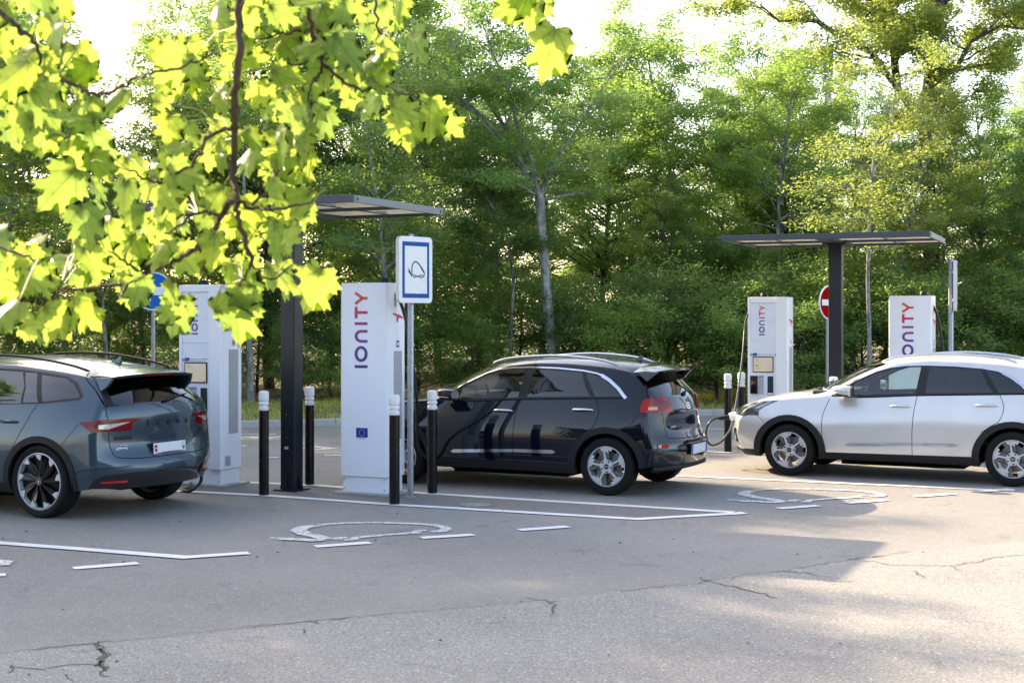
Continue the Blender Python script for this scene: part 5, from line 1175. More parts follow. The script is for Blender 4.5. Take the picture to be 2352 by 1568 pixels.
ENQ['seams'] = [dict(pl=DL2[:11]+[DL2[11], DL2[12], DL2[13]], w=.012, ax='y', mat='gloss_black', part='window_surround', top=True, cond=g2),
    dict(pl=[(2.44, 1.10), (2.43, .8), (2.42, .34)], w=.008, ax='y', mat='gap'), dict(pl=[(3.28, .66), (3.36, .79), (3.47, .985), (3.50, 1.05), (3.56, 1.13)], w=.008, ax='y', mat='gap'),
    dict(pl=[(1.38, 1.07), (1.30, .80), (1.33, .34)], w=.008, ax='y', mat='gap'),
    dict(pl=[(.02, .595), (-.62, .605), (-.73, .70), (-.745, .93), (-.76, 1.11)], w=.008, ax='x', mat='gap', cond=lambda c: c.x > 4.1 and c.z < 1.12),
    dict(pl=[(3.86, .66), (3.98, .80), (4.10, .945)], w=.006, ax='y', mat='gap'),
    dict(pl=[(4.0, .44), (4.2, .50), (4.5, .53)], w=.006, ax='y', mat='gap'),
    dict(pl=[(3.93, 1.44), (4.02, 1.36), (4.17, 1.26), (4.34, 1.11)], w=.008, ax='y', mat='gap', cond=lambda c: c.z > 1.1)]
def enq_extra(t, sy, sx, sz, pm):
    sp = MB(); n = 16; vt = []; vb = []
    for k in range(n+1):
        y = -.60+1.20*k/n; f = abs(y)/.60; x0 = 4.08-.06*f**3; x1 = 4.37-.07*f**3; z0 = sz(x0-.02, y).z+.004; z1 = 1.425-.022*f**3
        vt += [(x0-.03, y, z0), ((x0+x1)/2, y, (z0+z1)/2+.010), (x1, y, z1)]; vb += [(x0+.02, y, z0-.05), ((x0+x1)/2, y, (z0+z1)/2-.038), (x1-.008, y, z1-.026)]
    m3 = 3*(n+1); sp.add(vt+vb, [(3*k+i, 3*k+i+1, 3*k+4+i, 3*k+3+i) for k in range(n) for i in (0, 1)], 0); b = len(sp.v)-2*m3
    for k in range(n):
        for i in (0, 1): sp.f.append([b+m3+3*k+i, b+m3+3*k+3+i, b+m3+3*k+4+i, b+m3+3*k+i+1]); sp.m.append(1)
        sp.f.append([b+3*k+2, b+m3+3*k+2, b+m3+3*k+5, b+3*k+5]); sp.m.append(1)
    for k in (0, n):
        for i in (0, 1): sp.f.append([b+3*k+i, b+3*k+i+1, b+m3+3*k+i+1, b+m3+3*k+i]); sp.m.append(0)
    sp.build('spoiler', [pm, M['black']], t, smooth=35)
    for s in (-1, 1):
        wg = MB(); wg.prism([(4.08, 1.39), (4.32, 1.405), (4.26, 1.30), (4.20, 1.26)], lambda u, v, d: (u, s*(.60+d+(1.40-v)*.42), v), -.018, .018); wg.build('spoiler_end', [pm], t, bevel=.006)
        rf = MB()
        rf.tube([sx(s*y, .375)[0]+Vector((.006, 0, 0)) for y in (.60, .66, .72, .78, .83)], .014, 6); rf.build('rear_reflector', M['lamp_bright'], t, smooth=60)
    bl_ = MB(); bl_.box((4.362, 0, 1.408), (.012, .42, .014)); bl_.build('brake_light', M['lamp_red'], t)
    plate(t, sx(0, .67)[0].x+.012, .67, .50, .11, tilt=-4, blue=False)
    tx = MB()
    for ch, y in zip('SKODA', (-.30, -.15, 0, .15, .30)): text_to(tx, ch, .062, lambda a, b_, c, y=y: (sx(y+a, .925)[0].x+.004+c, y+a, .925+b_), .004, 0, bold=.002)
    ribbon(tx, [(-.315, .965), (-.30, .955), (-.285, .965)], .008, lambda u, v, d: (sx(u, v)[0].x+.004+d, u, v), .004)
    tx.build('tailgate_lettering', M['black'], t)
    t2 = MB(); text_to(t2, 'ENYAQ', .050, lambda a, b_, c: (sx(-.59+a, .80)[0].x+.004+c, -.59+a, .80+b_), .003, 0, bold=.002, sx=1.2); t2.build('model_lettering', M['black'], t)
    t4 = MB(); text_to(t4, '80', .050, lambda a, b_, c: (sx(.62+a, .80)[0].x+.004+c, .62+a, .80+b_), .003, 0, bold=.002); t4.build('model_number', M['black'], t)
    t3 = MB(); f3 = lambda a, b_, c: (sx(-.61+a, .705)[0].x+.004+c, -.61+a, .705+b_); text_to(t3, 'Autonova', .028, f3, .002, 0, bold=.001); ribbon(t3, arc(0, 0, .07, 180, 330, 12, ry=.026), .006, f3, .002); ribbon(t3, arc(0, .004, .07, 20, 110, 10, ry=.026), .004, f3, .002); t3.build('dealer_sticker', M['sign_white'], t)
    wi = MB(); p = sx(0, 1.15)[0]; wi.tube([p+Vector((.03, -.02, 0)), p+Vector((.045, .02, .02)), sx(.20, 1.185)[0]+Vector((.03, 0, 0))], [.020, .018, .010], 8); wi.tube([sx(.15, 1.18)[0]+Vector((.03, 0, 0)), sx(.40, 1.20)[0]+Vector((.02, 0, 0))], .006, 6); wi.build('rear_wiper', M['black'], t, smooth=50)
    df = MB(); 0 and df.tube(crv([(4.25, -.80, .27), (4.42, -.6, .27), (4.52, -.25, .28), (4.52, .25, .28), (4.42, .6, .27), (4.25, .80, .27)], 5), .018, 8); pass
    # creased shoulder line of the rear wing
ENQ['extra'] = enq_extra
make_car(ENQ, 'parked_car', local_to_world(Vector((-4.70, 14.13, 0)), 25.8, 3.635, -.925), R_(-25.8), 'slate blue estate car with blank white number plate, cut off by the left edge')

# ------------------------------------------------------------------ trees
def leaf_arrays(rng, C, size, flat=0.55, asp=0.55, droop=0.2):
    """rhombic leaves at centres C, mostly lying flat with scatter"""
    n = len(C); a = rng.uniform(0, 2*np.pi, n)
    nrm = np.stack([rng.normal(0, flat, n), rng.normal(0, flat, n), np.abs(rng.normal(1, .35, n))], 1); nrm /= np.linalg.norm(nrm, axis=1)[:, None]
    d = np.stack([np.cos(a), np.sin(a), rng.normal(-droop, .25, n)], 1); d -= nrm*(d*nrm).sum(1)[:, None]; d /= np.linalg.norm(d, axis=1)[:, None]
    w = np.cross(nrm, d); L = (size*rng.uniform(.65, 1.35, n)/2)[:, None]
    V = np.stack([C-d*L, C+w*L*asp-d*L*.1, C+d*L, C-w*L*asp-d*L*.1], 1).reshape(-1, 3)
    return V
def bend(rng, p0, dirv, length, n, wander, lift=0.0):
    pts = [np.array(p0, float)]; d = np.array(dirv, float); d /= np.linalg.norm(d); s = length/n
    for i in range(n):
        d = d + rng.normal(0, wander, 3) + np.array([0, 0, lift]); d /= np.linalg.norm(d); pts.append(pts[-1]+d*s)
    return pts
def make_tree(seed, H, R, trunks, n_leaf, size, base, limbs, mat_leaf, mat_bark, name='deciduous_tree', shape=None, flat=.55, layer=.11, r0=.13, sides=7, up=(.35, .95)):
    """trunks: list of polylines with radii [(pts, r0, r1)] or None for one wandering stem. Returns the Empty"""
    rng = np.random.default_rng(seed); t = thing(name, (0, 0, 0))
    w = MB()
    if trunks is None:
        p = bend(rng, (0, 0, -.3), (rng.normal(0, .05), rng.normal(0, .05), 1), H*.97, 12, .05); trunks = [(p, r0, .015)]
    shape = shape or (lambda f: max(.12, (math.sin(math.pi*min(1, max(0, f*.78+.20)))**.55)))
    tips = []
    for p, a, b in trunks:
        q = [np.array(x) for x in p]; k = len(q); w.tube([tuple(x) for x in q], [a+(b-a)*(i/(k-1))**.8 for i in range(k)], sides)
    seg = []
    for p, a, b in trunks:
        q = [np.array(x, float) for x in p]
        for i in range(len(q)-1):
            if q[i][2] > base*.7: seg.append((q[i], q[i+1], a+(b-a)*i/len(q)))
    ls = np.array([np.linalg.norm(s[1]-s[0]) for s in seg]); ps = ls/ls.sum(); az0 = rng.uniform(0, 6)
    CL = []
    for i in range(limbs):
        s = seg[rng.choice(len(seg), p=ps)]; f = rng.random(); o = s[0]+(s[1]-s[0])*f
        if o[2] < base: continue
        hf = (o[2]-base)/max(.1, H-base); L = R*shape(hf)*rng.uniform(.65, 1.1); az = az0+i*2.4+rng.normal(0, .4); el = rng.uniform(*up)*(.6+.8*hf)
        d = (math.cos(az)*math.cos(el), math.sin(az)*math.cos(el), math.sin(el)); q = bend(rng, o, d, L, 5, .12, -.03); rr = max(.012, s[2]*.38)
        w.tube([tuple(x) for x in q], [rr*(1-.8*j/5) for j in range(6)], 5, cap=False)
        nt = max(4, int(L*3.2))
        for j in range(nt):
            f = rng.uniform(.22, 1.0)**.8; g_ = f*5; k = min(4, int(g_)); c = q[k]+(q[k+1]-q[k])*(g_-k); l2 = rng.uniform(.35, .95)*(1.25-f*.5)
            a2 = az+rng.choice([-1, 1])*rng.uniform(.4, 1.5); e2 = rng.normal(.08, .18); e = c+np.array([math.cos(a2)*math.cos(e2), math.sin(a2)*math.cos(e2), math.sin(e2)])*l2
            if rng.random() < .35: w.tube([tuple(c), tuple((c+e)/2+np.array([0, 0, .03])), tuple(e)], [.009, .006, .003], 3, cap=False)
            CL.append((c, e, l2))
    c0 = np.array([c[0] for c in CL]); c1 = np.array([c[1] for c in CL]); l2 = np.array([c[2] for c in CL])
    pick = rng.choice(len(CL), n_leaf, p=l2/l2.sum()); f = rng.random(n_leaf)[:, None]**.8
    C = c0[pick]+(c1[pick]-c0[pick])*f + rng.normal(0, 1, (n_leaf, 3))*np.array([.135, .135, layer*.75])
    C[:, 2] -= .10*np.abs(rng.normal(0, 1, n_leaf))*f[:, 0]
    V = leaf_arrays(rng, C, size, flat=flat)
    w.build('trunk', M[mat_bark], t, smooth=60, recalc=False)
    np_mesh('crown', V, np.arange(len(V)).reshape(-1, 4), M[mat_leaf], t)
    return t
def put(t, px, d, s=1.0, rz=0.0, z=.25, sz=None):
    t.location = ((px-1176)/F*d, d, z); t.rotation_euler = (0, 0, rz); t.scale = (s, s, sz or s); return t
def zt(py, d): return CH + (HZ-py)*d/F
# --- kinds
KIND = {}
KIND['a'] = make_tree(11, 9.5, 2.6, None, 66000, .078, 1.3, 80, 'leaf_a', 'bark_grey')
KIND['b'] = make_tree(12, 9.5, 2.9, None, 72000, .078, 1.0, 90, 'leaf_a', 'bark_dark', layer=.10)
KIND['c'] = make_tree(13, 9.5, 2.4, None, 64000, .075, .8, 84, 'leaf_c', 'bark_dark')
KIND['d'] = make_tree(14, 9.5, 2.5, None, 60000, .080, 1.5, 72, 'leaf_b', 'bark_grey', r0=.09)
KIND['e'] = make_tree(15, 3.0, 1.7, None, 20000, .075, .15, 40, 'leaf_c', 'bark_dark', r0=.05, name='shrub', layer=.12, flat=.7)
KIND['f'] = make_tree(16, 2.4, 1.6, None, 16000, .070, .1, 36, 'leaf_a', 'bark_dark', r0=.05, name='shrub', layer=.12, flat=.7)
used = set()
def plant(k, px, d, top, label, rz=None, wide=1.0, z=.25, cat='tree', group=None):
    if cat == 'tree': d = d + 2.5
    H0 = {'a': 9.3, 'b': 9.3, 'c': 9.3, 'd': 9.3, 'e': 3.1, 'f': 2.5}[k]; s = (zt(top, d)-z)/H0*.95
    t = KIND[k] if k not in used else copy_tree(KIND[k]); used.add(k)
    put(t, px, d, s*wide, rz if rz is not None else random.uniform(0, 6.28), z, s); props(t, label, cat, group or ('trees of the wood edge' if cat == 'tree' else 'shrubs under the wood edge')); return t
TL = [
 ('a', 10, 33.0, -200, 'tall green tree at the far left edge behind the maple leaves'),
 ('d', 175, 36.0, 20, 'yellow green tree with its top in the sky left of the white gap'),
 ('c', 235, 31.5, 420, 'dark low tree behind the roof of the slate car'),
 ('a', 455, 35.0, -30, 'slender tree right of the sky gap, above the left charging station'),
 ('b', 620, 33.0, -200, 'tall tree whose grey stem stands just left of the near canopy post'),
 ('c', 700, 38.0, -260, 'dark tall tree behind the near canopy roof'),
 ('a', 880, 34.0, -120, 'tree with a pale slanting stem above the large lettered station'),
 ('b', 1010, 40.0, 20, 'broad tree behind the blue framed sign'),
 ('c', 1130, 34.0, 300, 'dark middle storey tree with a thin stem left of the forked tree'),
 ('b', 1370, 37.0, 90, 'green tree right of the forked trunk, its crown just below the skyline dip'),
 ('a', 1530, 36.0, 10, 'airy pointed tree that tops the skyline right of centre'),
 ('c', 1560, 33.0, 380, 'dark tree standing above the tail of the navy car'),
 ('b', 1700, 39.0, 40, 'dense green tree left of the blue totem panel'),
 ('a', 1810, 34.5, 70, 'green tree above the left end of the far canopy'),
 ('c', 1850, 37.0, 330, 'dark bushy tree with black stems behind the far canopy roof'),
 ('d', 2010, 31.5, 150, 'sunlit yellow green tree with a pale winding stem above the far canopy'),
 ('d', 2130, 33.5, 300, 'lower yellow green tree right of the far canopy post'),
 ('b', 2260, 34.0, 180, 'dark green tree rising right of the edge on sign'),
 ('c', 2340, 31.5, 270, 'dark tree at the right edge above the silver car'),
 ('a', 2400, 36.0, 130, 'thin topped tree cut off by the right edge'),
 ('b', 330, 44.0, 380, 'far tree showing below the white sky gap on the left'),
 ('a', 1240, 46.0, 150, 'far tree behind the forked trunk'),
 ('b', 1960, 47.0, 170, 'far tree behind the sunlit yellow green one'),
 ('a', -60, 37.0, -200, 'tree beyond the left edge of the wood'),

 ('c', 60, 43.0, 200, 'far dark tree low behind the left edge of the wood'), ('b', 480, 45.0, 150, 'far tree behind the left charging station'), ('c', 760, 44.0, 110, 'far dark tree behind the near canopy post'), ('a', 930, 46.0, 60, 'far tree left of the framed sign'),
 ('c', 1100, 44.0, 200, 'far dark tree right of the framed sign'), ('b', 1450, 45.0, 150, 'far tree between the forked trunk and the airy pointed tree'), ('c', 1620, 44.0, 230, 'far dark tree right of the airy pointed tree'), ('b', 1800, 46.0, 160, 'far tree behind the left end of the far canopy'),
 ('c', 2110, 45.0, 240, 'far dark tree behind the oak trunk'), ('b', 2290, 44.0, 260, 'far tree near the right edge'),
]
for k, px, d, top, lab in TL: plant(k, px, d, top, lab)
SH = [('e', -20, 31.5, 610), ('f', 120, 30.5, 700), ('e', 330, 32.5, 640), ('f', 455, 31, 720), ('e', 590, 34, 620), ('f', 690, 32, 745), ('e', 760, 33.5, 640), ('f', 860, 32, 720), ('e', 960, 33, 610), ('f', 1080, 32, 735), ('e', 1200, 34, 620), ('e', 1330, 32.5, 650),
      ('f', 1440, 31.5, 700), ('e', 1540, 33, 600), ('e', 1650, 32.5, 640), ('f', 1690, 31.2, 720), ('e', 1800, 33, 600), ('f', 1860, 31.5, 690), ('e', 1975, 33, 640), ('e', 2080, 32, 610), ('f', 2180, 31.5, 680), ('e', 2280, 32.5, 610), ('e', 2400, 31.5, 640)]
SL = ['dark shrub at the left edge behind the slate car', 'low shrub behind the roof of the slate car', 'shrub behind the pole of the blue round sign', 'small shrub left of the screened station', 'shrub between the left station and the near canopy post', 'low shrub right of the near canopy post',
      'shrub left of the large lettered station', 'small shrub hidden behind the large lettered station', 'shrub behind the pole of the framed sign', 'low shrub behind the bonnet of the navy car', 'shrub at the foot of the forked trunk', 'shrub above the roof of the navy car', 'low shrub above the antenna of the navy car',
      'shrub above the tail lamp of the navy car', 'light green shrub at the grass left of the two bollards', 'low shrub behind the two bollards', 'shrub behind the screened station on the right', 'low shrub left of the far canopy post', 'shrub right of the far canopy post', 'shrub behind the cut off lettering',
      'low shrub behind the edge on sign', 'shrub above the silver roof near the right edge', 'shrub at the right edge']
for (k, px, d, top), lab in zip(SH, SL): plant(k, px, d, top, lab, z=.2, cat='shrub', wide=1.15)
for k, t in list(KIND.items()):
    if k not in used: 
        for c in kids(t): bpy.data.objects.remove(c)
        bpy.data.objects.remove(t)
# the forked tree in the middle
def wpt(px, py, d): v = W3(px, py, d); return (v.x, v.y, v.z)
fd = 31.8
fork = [([wpt(1272, 945, fd), wpt(1270, 820, fd), wpt(1258, 700, fd), wpt(1250, 600, fd), wpt(1243, 520, fd), wpt(1240, 452, fd)], .125, .10),
        ([wpt(1240, 455, fd), wpt(1205, 395, fd-.2), wpt(1160, 330, fd-.3), wpt(1120, 280, fd-.4), wpt(1065, 240, fd-.5), wpt(1020, 190, fd-.6)], .08, .025),
        ([wpt(1205, 395, fd-.2), wpt(1165, 300, fd+.2), wpt(1110, 220, fd+.3), wpt(1070, 160, fd+.2), wpt(1030, 90, fd+.1)], .065, .02),
        ([wpt(1240, 455, fd), wpt(1222, 370, fd+.2), wpt(1190, 300, fd+.3), wpt(1170, 210, fd+.2), wpt(1135, 130, fd+.1), wpt(1110, 60, fd)], .07, .018),
        ([wpt(1243, 450, fd), wpt(1262, 390, fd+.1), wpt(1330, 290, fd), wpt(1380, 210, fd-.1), wpt(1430, 140, fd-.1)], .05, .012)]
ft = make_tree(31, zt(40, fd), 2.3, fork, 40000, .085, 4.6, 60, 'leaf_a', 'bark_grey', shape=lambda f: .9, name='forked_tree')
props(ft, 'tree with a mottled pale trunk forking into long limbs, above the navy car', 'tree')
# thin bent stem left of it
st = make_tree(32, zt(330, 32.5), 1.5, [([wpt(1182, 930, 32.5), wpt(1172, 800, 32.5), wpt(1180, 640, 32.5), wpt(1160, 520, 32.5), wpt(1108, 440, 32.5), wpt(1085, 380, 32.5)], .05, .015)], 14000, .08, 2.2, 22, 'leaf_c', 'bark_grey', shape=lambda f: .8, name='thin_tree')
props(st, 'thin bent grey stem left of the forked trunk', 'tree')
# pale slanting stems
for pts, lab, r in [([(575, 925), (573, 830), (571, 720), (577, 620), (562, 520), (560, 380), (545, 200)], 'pale grey trunk standing between the left station and the near canopy post', .10),
                    ([(905, 930), (893, 760), (884, 640), (876, 520), (853, 380), (842, 300), (818, 200), (800, 60)], 'pale mottled trunk rising above the large lettered station', .07),
                    ([(1996, 920), (1997, 780), (1993, 640), (1997, 520), (2003, 400), (2012, 330), (2046, 280), (2062, 190)], 'pale thin trunk rising behind the far canopy roof', .055),
                    ([(248, 930), (243, 800), (236, 700), (222, 560), (215, 420)], 'slim leaning trunk behind the slate car roof', .055)]:
    d = 30.4 if pts[0][0] == 1996 else 30.8
    tr_ = make_tree(int(pts[0][0]), zt(pts[-1][1], d)+.5, 1.7 if pts[0][0] != 1996 else 2.1, [([wpt(x, y, d) for x, y in pts], r, .02)], 12000, .078, 3.0 if pts[0][0] != 575 else 5.2, 30, 'leaf_b' if pts[0][0] == 1996 else 'leaf_a', 'bark_grey', shape=lambda f: .9, name='slender_tree')
    props(tr_, lab, 'tree')
# big oak, upper right, crown passing out of the frame
od = 37.0
oak = [([wpt(2150, 930, od), wpt(2140, 600, od), wpt(2125, 350, od), wpt(2130, 230, od), wpt(2140, 120, od), wpt(2160, 0, od), wpt(2175, -160, od)], .26, .10),
       ([wpt(2128, 300, od), wpt(2060, 200, od), wpt(2000, 120, od), wpt(1930, 85, od), wpt(1880, 50, od), wpt(1835, 46, od), wpt(1790, 50, od), wpt(1745, 10, od)], .12, .02),
       ([wpt(2060, 200, od), wpt(2050, 90, od), wpt(2045, -20, od), wpt(2060, -140, od)], .12, .05), ([wpt(2135, 200, od), wpt(2200, 150, od), wpt(2230, 95, od), wpt(2300, 60, od), wpt(2380, 70, od), wpt(2440, 50, od)], .09, .02),
       ([wpt(2140, 120, od), wpt(2165, 30, od), wpt(2200, -80, od)], .09, .04)]
ok_ = make_tree(41, zt(-180, od), 2.6, oak, 72000, .095, 6.6, 76, 'leaf_b', 'bark_dark', shape=lambda f: .75, name='oak_tree', flat=.7, layer=.16, up=(.1, .9))
props(ok_, 'big dark limbed oak reaching out of the top right of the picture', 'tree')
# far wood: one mass closing the view between the stems
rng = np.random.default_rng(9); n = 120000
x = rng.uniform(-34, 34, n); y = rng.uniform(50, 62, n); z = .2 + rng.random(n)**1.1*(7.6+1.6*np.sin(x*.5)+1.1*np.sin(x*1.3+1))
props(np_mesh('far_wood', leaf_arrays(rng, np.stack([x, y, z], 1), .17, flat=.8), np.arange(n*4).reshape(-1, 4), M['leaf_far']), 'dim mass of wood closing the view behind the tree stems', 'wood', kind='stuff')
# wood added behind the camera to give the car sides dark reflections
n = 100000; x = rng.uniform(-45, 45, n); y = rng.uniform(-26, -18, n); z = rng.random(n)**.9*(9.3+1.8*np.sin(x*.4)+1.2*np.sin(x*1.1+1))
props(np_mesh('wood_behind', leaf_arrays(rng, np.stack([x, y, z], 1), .50, flat=.8), np.arange(n*4).reshape(-1, 4), M['leaf_reflected']), 'wood added behind the camera for dark reflections in the car doors', 'wood', kind='stuff')
SHADE_TREES = [('a', -13.6, 27.2, 11.5), ('b', -15, 31, 13.5), ('b', -14.5, 25.5, 12.5), ('c', -17.5, 27.5, 12), ('a', -16.5, 22, 12), ('b', -20, 24, 13), ('c', -18.5, 18.5, 11.5), ('a', -22, 20, 12.5), ('b', -20.5, 14.5, 11), ('c', -15.6, 31, 11), ('b', -16.2, 28.6, 13), ('b', -16, 24, 12.6), ('a', -18.8, 25.6, 12.6), ('b', -18, 21, 12.4), ('c', -21, 17.5, 12)]  # unseen trees added left of the frame to throw shade on the lot
for i, (k, x, y, hh) in enumerate(SHADE_TREES):
    t = copy_tree(KIND[k]); t.location = (x, y, .1); t.scale = (hh/9.4*1.15, hh/9.4*1.15, hh/9.4); t.rotation_euler = (0, 0, i*1.3)
    props(t, 'tall unseen tree added beyond the left edge to shade the lot', 'tree', 'added shade trees beyond the left edge')
# ------------------------------------------------------------------ maple branch in front of the lens
mt = thing('maple_tree', (-2.9, 2.9, 0), 0, 'maple tree with backlit yellow green leaves hanging into the top left of the picture', 'tree')
wb = MB(); off = Vector((-2.9, 2.9, 0))
md_ = 3.15; FWD = .16      # the twigs run a little in front of most of the leaves
def mp(px, py, d=md_): v = W3(px, py, d); return v - off
limb0 = [Vector((0, 0, -.2)), Vector((.04, .02, 1.2)), Vector((.02, .05, 2.3)), Vector((.25, .10, 3.1)), Vector((.7, .12, 3.55)), Vector((1.3, .14, 3.7)), Vector((2.2, .2, 3.75)), Vector((3.2, .3, 3.6))]
q = crv(limb0, 6); wb.tube(q, [.16*(1-.86*(i/(len(q)-1))**.7) for i in range(len(q))], 12)
BR = {
 'A': ([(548, -330), (546, -120), (548, 60), (545, 160), (538, 260), (536, 400), (545, 465), (552, 520), (566, 570), (577, 610)], .013, .006, 3.15),
 'B': ([(690, -420), (700, -200), (706, -20), (716, 70), (737, 120), (745, 150), (790, 187), (832, 210)], .011, .004, 3.3),
 'B2': ([(744, 140), (735, 170), (715, 195), (708, 250)], .005, .003, 3.3), 'B3': ([(735, 72), (690, 72), (648, 78), (600, 90)], .005, .003, 3.3), 'B4': ([(722, 90), (712, 130), (680, 155), (620, 160)], .005, .003, 3.3), 'B5': ([(725, 75), (760, 40), (770, -10)], .005, .003, 3.3),
 'C': ([(536, 462), (505, 500), (480, 540), (440, 575), (390, 605), (330, 632), (300, 643), (240, 655), (150, 666), (80, 664)], .009, .003, 3.15),
 'C2': ([(505, 498), (460, 490), (420, 508), (380, 540)], .005, .003, 3.15),
 'D': ([(540, 285), (500, 305), (470, 325), (450, 370), (400, 402), (365, 422), (330, 410), (302, 390)], .006, .003, 3.1),
 'E': ([(543, 462), (580, 478), (620, 480), (670, 476), (720, 455)], .006, .003, 3.1), 'J': ([(580, 470), (620, 430), (640, 395)], .005, .003, 3.1),
 'F': ([(-260, -200), (-120, -60), (0, 30), (40, 62), (85, 105), (92, 150)], .010, .004, 2.9), 'F2': ([(-200, 150), (-60, 178), (10, 180), (60, 176)], .006, .003, 2.9),
 'H': ([(60, 176), (120, 178), (180, 200), (210, 216), (250, 212), (300, 190), (345, 170), (400, 160), (450, 140), (505, 122)], .006, .003, 3.0),
 'I': ([(330, 632), (300, 612), (270, 590), (250, 575)], .005, .002, 3.15), 'I2': ([(300, 643), (285, 670), (270, 690)], .004, .002, 3.15),
 'K': ([(-100, 520), (-40, 560), (30, 580), (90, 600)], .006, .003, 2.9), 'K2': ([(150, 666), (100, 700), (60, 720)], .004, .002, 3.1),
 'L': ([(830, 208), (880, 200), (930, 215), (985, 240)], .004, .002, 3.3), 'L2': ([(690, -420), (820, -200), (860, -40), (865, 60), (900, 100)], .007, .003, 3.35),
 'R': ([(1000, -520), (1100, -300), (1170, -160), (1205, -60), (1213, -10)], .006, .002, 3.3), 'R2': ([(1100, -300), (1200, -160), (1262, -40), (1272, 30), (1272, 75)], .0035, .0014, 3.25),
 'M': ([(577, 610), (560, 640), (545, 665)], .004, .002, 3.15), 'M2': ([(577, 605), (620, 640), (690, 600), (715, 605)], .0035, .0016, 3.15),
}
samp = []
for k, (pts, r0, r1, d) in BR.items():
    q = crv([mp(x, y, d - FWD + (.05*math.sin(i*1.7))) for i, (x, y) in enumerate(pts)], 5); n = len(q)
    q = [p + Vector((random.gauss(0, .0025), random.gauss(0, .003), random.gauss(0, .0025))) for p in q]
    wb.tube(q, [(r0+(r1-r0)*i/(n-1))*.74 for i in range(n)], 7); samp += q
# hidden upper parts: join hanging branches to the limb
for a, b in (((548, -330, 3.15), (.9, .13, 3.6)), ((690, -420, 3.3), (1.8, .18, 3.72)), ((-260, -200, 2.9), (.55, .1, 3.4)), ((-200, 150, 2.9), (.3, .08, 3.1)), ((-100, 520, 2.9), (.02, .05, 2.0)), ((1000, -520, 3.3), (2.7, .25, 3.66))):
    p0, p1 = mp(a[0], a[1], a[2]-FWD+(.0)), Vector(b); md2 = (p0+p1)/2+Vector((0, 0, .08)); wb.tube(crv([p1, md2, p0], 5), [.02-.0006*i for i in range(11)], 7)
wb.build('trunk', M['maple_bark'], mt, smooth=60, recalc=False)
# leaf outline: five pointed lobes with side teeth (x across, y towards the tip); base at the origin
half = [(0, 0), (.07, -.04), (.20, -.10), (.34, -.08), (.30, .04), (.44, .02), (.40, .10), (.62, .22), (.50, .27), (.56, .36), (.40, .37), (.33, .42), (.36, .52), (.46, .60), (.56, .74), (.42, .71), (.42, .82), (.30, .72), (.20, .66), (.16, .74), (.20, .86), (.11, .92), (0, 1.08)]
half = [(x*.80, y) for x, y in half]
outl = half + [(-x, y) for x, y in half[::-1][1:-1]]
LM = bpy.data.meshes.new('tmp'); bml = bmesh.new(); vs = [bml.verts.new((x, y, 0)) for x, y in outl]; bml.faces.new(vs)
bmesh.ops.triangulate(bml, faces=bml.faces[:]); 
for c in ((0, 1, 0, 0), (1, 0, 0, .33), (1, 0, 0, -.33), (0, 1, 0, .33), (0, 1, 0, .62)):
    no = Vector((1, 0, 0)) if c[0] == 0 else Vector((1, 0, 0))
    bmesh.ops.bisect_plane(bml, geom=bml.verts[:]+bml.edges[:]+bml.faces[:], plane_co=((0, 0, 0) if c[3] == 0 else ((c[3]*.6, 0, 0) if c[0] == 1 else (0, c[3], 0))), plane_no=((1, 0, 0) if (c[3] == 0 or c[0] == 1) else (0, 1, 0)))
bmesh.ops.triangulate(bml, faces=bml.faces[:]); bml.verts.ensure_lookup_table(); bml.verts.index_update()
LV = np.array([tuple(v.co) for v in bml.verts]); LF = np.array([[v.index for v in f.verts] for f in bml.faces]); bml.free(); bpy.data.meshes.remove(LM)
rng = np.random.default_rng(77)
REG = [  # cx, cy, rx, ry, leaves, depth
 (60, 60, 95, 80, 14, 2.9), (150, 130, 60, 60, 6, 2.95), (70, 200, 105, 70, 14, 2.9), (60, 290, 90, 50, 10, 2.9), (200, 255, 65, 60, 6, 3.0), (200, 385, 60, 45, 2, 3.05), (240, 340, 40, 50, 3, 3.05),
 (420, 120, 65, 45, 5, 3.1), (440, 200, 80, 50, 9, 3.1), (410, 270, 60, 50, 5, 3.1), (360, 150, 40, 30, 2, 3.1), (620, 60, 130, 75, 26, 3.2), (640, 180, 115, 80, 24, 3.2), (790, 70, 120, 70, 18, 3.3), (830, 190, 90, 75, 14, 3.3), (900, 130, 60, 90, 6, 3.3), (900, 25, 60, 30, 5, 3.35), (960, 270, 55, 50, 6, 3.3), (1010, 285, 40, 40, 2, 3.3),
 (660, 300, 90, 70, 16, 3.2), (560, 350, 110, 60, 11, 3.15), (660, 400, 70, 60, 8, 3.1), (430, 380, 90, 50, 8, 3.1), (300, 440, 80, 50, 6, 3.15), (330, 540, 90, 55, 12, 3.15), (450, 470, 80, 50, 8, 3.15), (640, 500, 85, 60, 13, 3.1), (520, 560, 60, 50, 5, 3.15), (240, 500, 50, 50, 4, 3.1), (180, 610, 80, 45, 9, 3.1), (60, 650, 75, 70, 13, 2.95), (50, 730, 70, 40, 7, 2.95), (170, 720, 60, 40, 5, 3.05), (280, 680, 60, 40, 6, 3.15), (388, 690, 25, 35, 3, 3.15), (540, 655, 22, 35, 2, 3.15), (548, 700, 22, 35, 3, 3.15), (560, 620, 40, 30, 3, 3.15), (640, 600, 30, 40, 3, 3.1), (20, 560, 50, 40, 4, 2.9), (430, 600, 30, 25, 1, 3.15)]
